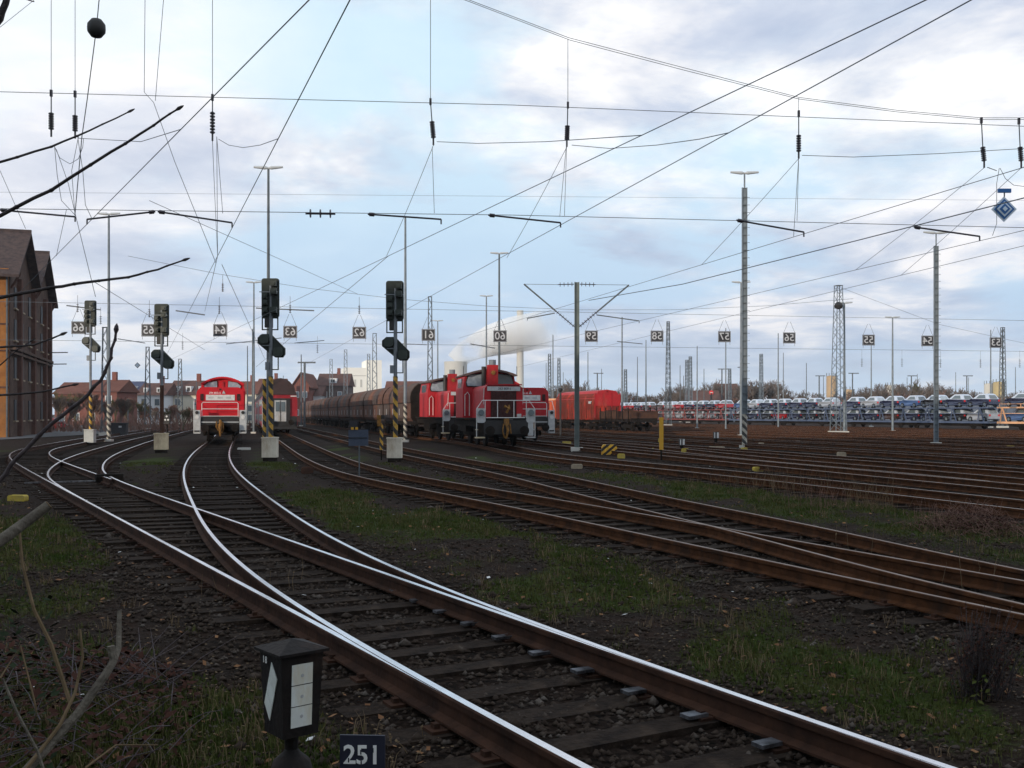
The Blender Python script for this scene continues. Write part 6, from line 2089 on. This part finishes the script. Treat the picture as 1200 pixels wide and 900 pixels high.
twig([(-60, 620), (0, 563), (20, 537), (60, 497), (95, 470), (118, 446), (130, 420), (136, 388)], 2.0, .0052, .0025, m='bark_plum')
twig([(-30, 440), (0, 428), (20, 410), (36, 400)], 2.6, .002, .0012)
twig([(-12, 40), (0, 22), (9, -6)], 1.9, .007, .006, buds=False)
twig([(-10, -20), (20, -4), (40, 2)], 2.2, .002, .0012, buds=False)

t2 = thing('cut_stem', 'thick pale cut stem poking in above the grass at the picture edge', 'branch', (-1.6, 2.4, .6))
pts_ = [P(-60, 665, 2.3), P(0, 634, 2.35), P(30, 612, 2.4), P(57, 592, 2.42)]
b = MB(); b.tube([p - t2.location for p in pts_], [.0155, .0135, .0125, .0115], 10); b.build('bark_stem', 'bark', t2, smooth=True)
b = MB(); e = pts_[-1] - t2.location; dd_ = (pts_[-1] - pts_[-2]).normalized(); b.tube([e, e + dd_ * .002], .0105, 10); b.build('cut_face', 'straw', t2)
t3 = thing('forked_stem', 'grey forked stem rising from the bramble heap', 'stem', G(60, 900) * .8)
def st(pp, r0, r1, par, name='stem', m='bark', n=8):
    pts_ = [P(*q) - par.location for q in pp]
    MB().tube(pts_, [r0 + (r1 - r0) * i / (len(pts_) - 1) for i in range(len(pts_))], n).build(name, m, par, smooth=True)
st([(20, 915, 3.6), (90, 838, 3.75), (122, 793, 3.8), (133, 775, 3.85), (130, 757, 3.85)], .018, .0145, t3)
st([(132, 778, 3.85), (139, 760, 3.9), (140, 716, 3.95)], .013, .009, t3)
st([(22, 608, 3.9), (26, 660, 3.9), (40, 715, 3.8), (60, 755, 3.8), (83, 826, 3.75)], .005, .008, t3, 'shoot', 'straw', 6)
st([(94, 738, 3.8), (97, 770, 3.8), (88, 812, 3.75), (70, 850, 3.7), (30, 902, 3.6)], .004, .008, t3, 'shoot', 'straw', 6)
st([(83, 826, 3.75), (118, 812, 3.8), (165, 795, 3.9)], .005, .002, t3, 'shoot', 'bark_dark', 6)
st([(100, 900, 3.6), (136, 873, 3.7), (185, 873, 3.8)], .004, .002, t3, 'shoot', 'straw', 6)
st([(0, 795, 3.6), (24, 757, 3.7), (40, 820, 3.6), (43, 835, 3.6)], .004, .003, t3, 'shoot', 'straw', 6)
st([(3, 795, 3.5), (20, 835, 3.5), (44, 880, 3.5), (52, 905, 3.5)], .005, .006, t3, 'shoot', 'bark', 6)

# bramble heap at the lower left edge
R = random.Random(9)
hp = thing('bramble_heap', 'dark heap of reddish brambles and old leaves at the picture edge', 'brambles', (-2.5, 4.6, 0))
def heap_h(x, y):
    u = (x + 3.05) / 1.28; v = (y - 5.3) / 2.6
    return max(0.0, .62 * (1 - u * u - v * v)) if x > -3.05 else max(0.0, .62 * (1 - v * v))
st_mb, lf, iv = MB(), MB(), MB()
def leaf_quad(b, c, s):
    a = R.uniform(0, 6.28); u = Vector((math.cos(a), math.sin(a), R.uniform(-.8, .8))).normalized(); w = u.cross(Vector((R.uniform(-.5, .5), R.uniform(-.5, .5), 1))).normalized()
    b.add([c - u * s, c - w * s * .55, c + u * s, c + w * s * .55], [(0, 1, 2, 3)])
for i in range(5200):
    x, y = R.uniform(-4.2, -1.72), R.uniform(3.0, 7.6)
    h = heap_h(x, y)
    if h < .03: continue
    leaf_quad(lf, Vector((x, y, R.uniform(0, h))) - hp.location, R.uniform(.012, .04))
for i in range(460):
    x, y = R.uniform(-4.0, -1.75), R.uniform(3.0, 7.4); h = heap_h(x, y)
    if h < .06: continue
    p0 = Vector((x, y, R.uniform(0, h * .7))) - hp.location
    a = R.uniform(0, 6.28); d = Vector((math.cos(a), math.sin(a), R.uniform(0, .9))).normalized(); L_ = R.uniform(.2, .6)
    st_mb.tube([p0, p0 + d * L_ * .5, p0 + d * L_ + Vector((0, 0, -.1 * L_))], [.0035, .003, .0014], 4, cap=False)
for i in range(220):
    y = R.uniform(4.6, 7.6); x = -.5 * y + R.uniform(-.1, .35) ; z = R.uniform(.1, .75) if x < -.43 * y else R.uniform(.02, .3)
    leaf_quad(iv, Vector((x, y, z)) - hp.location, R.uniform(.02, .04))
lf.build('foliage', 'bramble_leaf', hp); st_mb.build('vine_stem', 'bark_plum', hp); iv.build('ivy_foliage', 'ivy', hp)

# red-brown bramble mound on the far side
c = G(1150, 626)
hp = thing('bramble_mound', 'dark reddish bramble mound lying before the rusty tracks at the picture edge', 'brambles', c)
lf, sm = MB(), MB()
for i in range(5000):
    x, y = R.gauss(0, .5), R.gauss(.3, .6); h = .42 * math.exp(-(x / .62) ** 2 - ((y - .3) / .9) ** 2)
    leaf_quad(lf, Vector((x, y, R.uniform(0, h))), R.uniform(.012, .028))
for i in range(500):
    x, y = R.gauss(0, .5), R.gauss(.3, .6); h = .45 * math.exp(-(x / .7) ** 2 - ((y - .3) / .9) ** 2)
    p0 = Vector((x, y, h * R.random())); d = Vector((R.gauss(0, 1), R.gauss(0, 1), R.uniform(0, 1))).normalized() * R.uniform(.12, .34)
    sm.tube([p0, p0 + d * .5 + Vector((0, 0, .03)), p0 + d], [.004, .003, .0015], 3, cap=False)
lf.build('foliage', 'bramble_leaf', hp); sm.build('vine_stem', 'bark_red', hp)

# dead weed clump beside the bright rail, lower right
c = G(1148, 822)
hp = thing('weed_clump', 'dead brown weed clump beside the bright rail with a few green leaves', 'weeds', c)
sm, lf = MB(), MB()
for i in range(110):
    a = R.uniform(0, 6.28); L_ = R.uniform(.25, .68); d = Vector((R.gauss(.06, .22), R.gauss(0, .2), 1)).normalized()
    p0 = Vector((R.gauss(0, .075), R.gauss(0, .06), -.02)); p1 = p0 + d * L_ * .6; p2 = p1 + (d + Vector((R.gauss(.08, .15), R.gauss(0, .15), 0))).normalized() * L_ * .4
    sm.tube([p0, p1, p2], [.004, .003, .0015], 4, cap=False)
    for k in range(16):
        q = (p1 if R.random() < .5 else p0).lerp(p2, R.random()); leaf_quad(lf, q + Vector((R.gauss(0, .012), R.gauss(0, .012), 0)), R.uniform(.006, .018))
sm.build('plant_stem', 'bark_dark', hp); lf.build('dead_foliage', 'bramble_leaf', hp)
gl = MB()
for i in range(60): leaf_quad(gl, Vector((R.gauss(-.05, .07), R.gauss(-.06, .07), R.uniform(.02, .2))), R.uniform(.012, .03))
gl.build('green_foliage', 'grass', hp)

# tall dry stalks among the rusty tracks
def stalks(px, py, n, hmax, sx, sy, label, m='straw', curve=.25):
    c = G(px, py); hp = thing('dry_stalk_clump', label, 'dry grass', c, 0, 'dry stalk clumps between the tracks')
    b, ft = MB(), MB()
    for i in range(n):
        p0 = Vector((R.gauss(0, sx), R.gauss(0, sy), -.03)); h = hmax * R.uniform(.45, 1)
        d = Vector((R.gauss(0, curve), R.gauss(0, curve), 1)).normalized()
        p1 = p0 + d * h * .6; p2 = p1 + (d + Vector((R.gauss(0, .25), R.gauss(0, .25), 0))).normalized() * h * .4
        b.tube([p0, p1, p2], [.0032, .0026, .0012], 3, cap=False)
        if R.random() < .5:
            for k in range(4): leaf_quad(ft, p1.lerp(p2, R.random()), R.uniform(.008, .02))
    b.build('grass_stem', m, hp)
    if ft.f: ft.build('seed_foliage', m, hp)
stalks(1015, 598, 70, .85, .28, .4, 'tall thin dry stalks just before the bramble mound')
stalks(965, 596, 50, .8, .35, .4, 'dark dry stalks at the end of the green strip', 'bark_red')
stalks(915, 578, 70, .8, .5, .6, 'pale dry grass stalks on the green strip below the tallest lamp pole')
stalks(860, 572, 40, .6, .5, .5, 'sparse dry stalks nearer the yellow block')
stalks(1105, 612, 50, .5, .4, .3, 'short dry stalks beside the bramble mound', 'bark_red')
stalks(1010, 655, 3, .95, .2, .2, 'few single tall stalks rising from the near rusty track')
stalks(1125, 690, 5, .7, .25, .2, 'few single stalks between the near rusty rails')
stalks(290, 690, 12, .35, .3, .5, 'thin stalks in the gravel beside the bright rail')
stalks(420, 880, 8, .2, .2, .15, 'few bent straws near the number plate', curve=.6)
# ------------------------------------------------------------------ air
hm = bpy.data.materials.new('haze_air'); hm.use_nodes = True
nt = hm.node_tree; nt.nodes.remove(nt.nodes['Principled BSDF'])
pv = nt.nodes.new('ShaderNodeVolumePrincipled'); pv.inputs['Color'].default_value = (.86, .92, 1, 1); pv.inputs['Density'].default_value = .00016
nt.links.new(pv.outputs[0], nt.nodes['Material Output'].inputs['Volume'])
M['haze_air'] = hm
tag(MB().box((0, 1480, 69), (3300, 3160, 142)).build('haze', hm), 'thin pale winter haze over the whole yard', 'haze', kind='stuff')
# ------------------------------------------------------------------ light, sky, camera
AZ = Vector((-.6, -.8, 0)); EL = math.radians(9)
SUN = Vector((AZ.x * math.cos(EL), AZ.y * math.cos(EL), math.sin(EL)))
ld = bpy.data.lights.new('sun', 'SUN'); ld.energy = 3.2; ld.angle = math.radians(.5); ld.color = (1, .85, .67)
lo = bpy.data.objects.new('sun', ld); COL.objects.link(lo)
lo.rotation_euler = SUN.to_track_quat('Z', 'Y').to_euler()

wd = bpy.data.worlds.new('World'); scene.world = wd; wd.use_nodes = True
nt = wd.node_tree; N = nt.nodes.new; L = nt.links.new
bg = nt.nodes['Background']; bg.inputs['Strength'].default_value = .10
sky = N('ShaderNodeTexSky'); sky.sky_type = 'NISHITA'; sky.sun_disc = False
sky.sun_elevation = EL; sky.sun_rotation = math.atan2(AZ.x, AZ.y); sky.air_density = 1.0; sky.dust_density = 1.2; sky.ozone_density = 1.5
tc = N('ShaderNodeTexCoord'); sep = N('ShaderNodeSeparateXYZ'); L(tc.outputs['Generated'], sep.inputs[0])
def mth(op, a, b=None, c=None):
    n = N('ShaderNodeMath'); n.operation = op
    for i, v in enumerate((a, b, c)):
        if v is None: continue
        if isinstance(v, (int, float)): n.inputs[i].default_value = v
        else: L(v, n.inputs[i])
    return n.outputs[0]
zc = mth('MAXIMUM', sep.outputs['Z'], 0.0)
den = mth('ADD', zc, .16)
cmb = N('ShaderNodeCombineXYZ'); L(mth('DIVIDE', sep.outputs['X'], den), cmb.inputs[0]); L(mth('DIVIDE', sep.outputs['Y'], den), cmb.inputs[1])
def noise(scale, det, ro, loc, dist=0.0):
    mp = N('ShaderNodeMapping'); mp.inputs['Location'].default_value = loc; L(cmb.outputs[0], mp.inputs['Vector'])
    n = N('ShaderNodeTexNoise'); n.inputs['Scale'].default_value = scale; n.inputs['Detail'].default_value = det
    n.inputs['Roughness'].default_value = ro; n.inputs['Distortion'].default_value = dist
    L(mp.outputs[0], n.inputs['Vector']); return n.outputs['Fac']
def ramp(src, stops):
    r = N('ShaderNodeValToRGB'); e = r.color_ramp.elements
    while len(e) < len(stops): e.new(.5)
    for el, (p_, c_) in zip(e, stops):
        el.position = p_; el.color = tuple(c_) + (1,) if hasattr(c_, '__len__') else (c_, c_, c_, 1)
    L(src, r.inputs['Fac']); return r.outputs['Color']
def mix(f, a, b, bt='MIX'):
    x = N('ShaderNodeMix'); x.data_type = 'RGBA'; x.blend_type = bt
    for s, v in ((x.inputs[0], f), (x.inputs[6], a), (x.inputs[7], b)):
        if isinstance(v, (int, float)): s.default_value = v
        elif isinstance(v, tuple): s.default_value = v
        else: L(v, s)
    return x.outputs[2]
cover = noise(.8, 9, .58, (3.3, 1.2, 0.0), .25)
body = noise(1.5, 9, .56, (7.1, 2.4, 1.0), .3)
fine = noise(2.6, 6, .6, (1.1, 9.4, 2.0), .2)
# height bands: grey-blue veil low down, brighter broken cloud higher up
up = ramp(zc, [(.0, 0.0), (.08, .10), (.17, .45), (.28, 1.0)])
shade = mth('ADD', mth('MULTIPLY', body, .66), mth('MULTIPLY', fine, .34))
lit = ramp(shade, [(.38, (4.9, 5.7, 7.5)), (.46, (6.6, 7.2, 8.6)), (.52, (9.3, 9.4, 9.9)), (.58, (12.2, 12.0, 12.0))])
low = ramp(shade, [(.38, (3.7, 4.7, 6.5)), (.46, (4.6, 5.6, 7.4)), (.53, (6.2, 6.9, 8.3)), (.60, (9.6, 9.4, 9.6))])
cloud = mix(up, low, lit)
clear = mix(.8, sky.outputs['Color'], (8.2, 10.8, 12.4, 1))
m_ = ramp(cover, [(.42, .1), (.52, .9), (.6, 1.0)])
clear = mix(up, (4.9, 6.7, 9.0, 1), clear)
col = mix(m_, clear, cloud)
# thicker bright cloud round the direction of the upper left of the photo
g = N('ShaderNodeVectorMath'); g.operation = 'DOT_PRODUCT'; L(tc.outputs['Generated'], g.inputs[0]); g.inputs[1].default_value = Vector((-.50, .80, .37)).normalized()
glow = ramp(g.outputs['Value'], [(.93, 0.0), (.985, .75), (1.0, 1.0)])
col = mix(mth('MULTIPLY', glow, mth('MULTIPLY_ADD', shade, 1.6, -.1)), col, (11.5, 11.2, 11.2, 1))
haze = ramp(zc, [(.0, .6), (.05, .25), (.10, 0.0)])
col = mix(haze, col, (6.0, 7.3, 8.8, 1))
L(col, bg.inputs['Color'])

cd = bpy.data.cameras.new('camera'); cd.sensor_width = 36; cd.lens = 36 * F / 1200; cd.clip_end = 6000; cd.clip_start = .05
cd.shift_y = (HZ - 450) / 1200
co = bpy.data.objects.new('camera', cd); COL.objects.link(co); co.location = (0, 0, CAM); co.rotation_euler = (PI / 2, 0, 0)
scene.camera = co
vs = scene.view_settings
vs.view_transform = 'Standard'; vs.look = 'None'; vs.exposure = 0.0; vs.gamma = 1.0; vs.use_curve_mapping = False
scene.cycles.max_bounces = 8
scene.cycles.volume_bounces = 12
scene.cycles.use_adaptive_sampling = True
scene.cycles.use_denoising = True
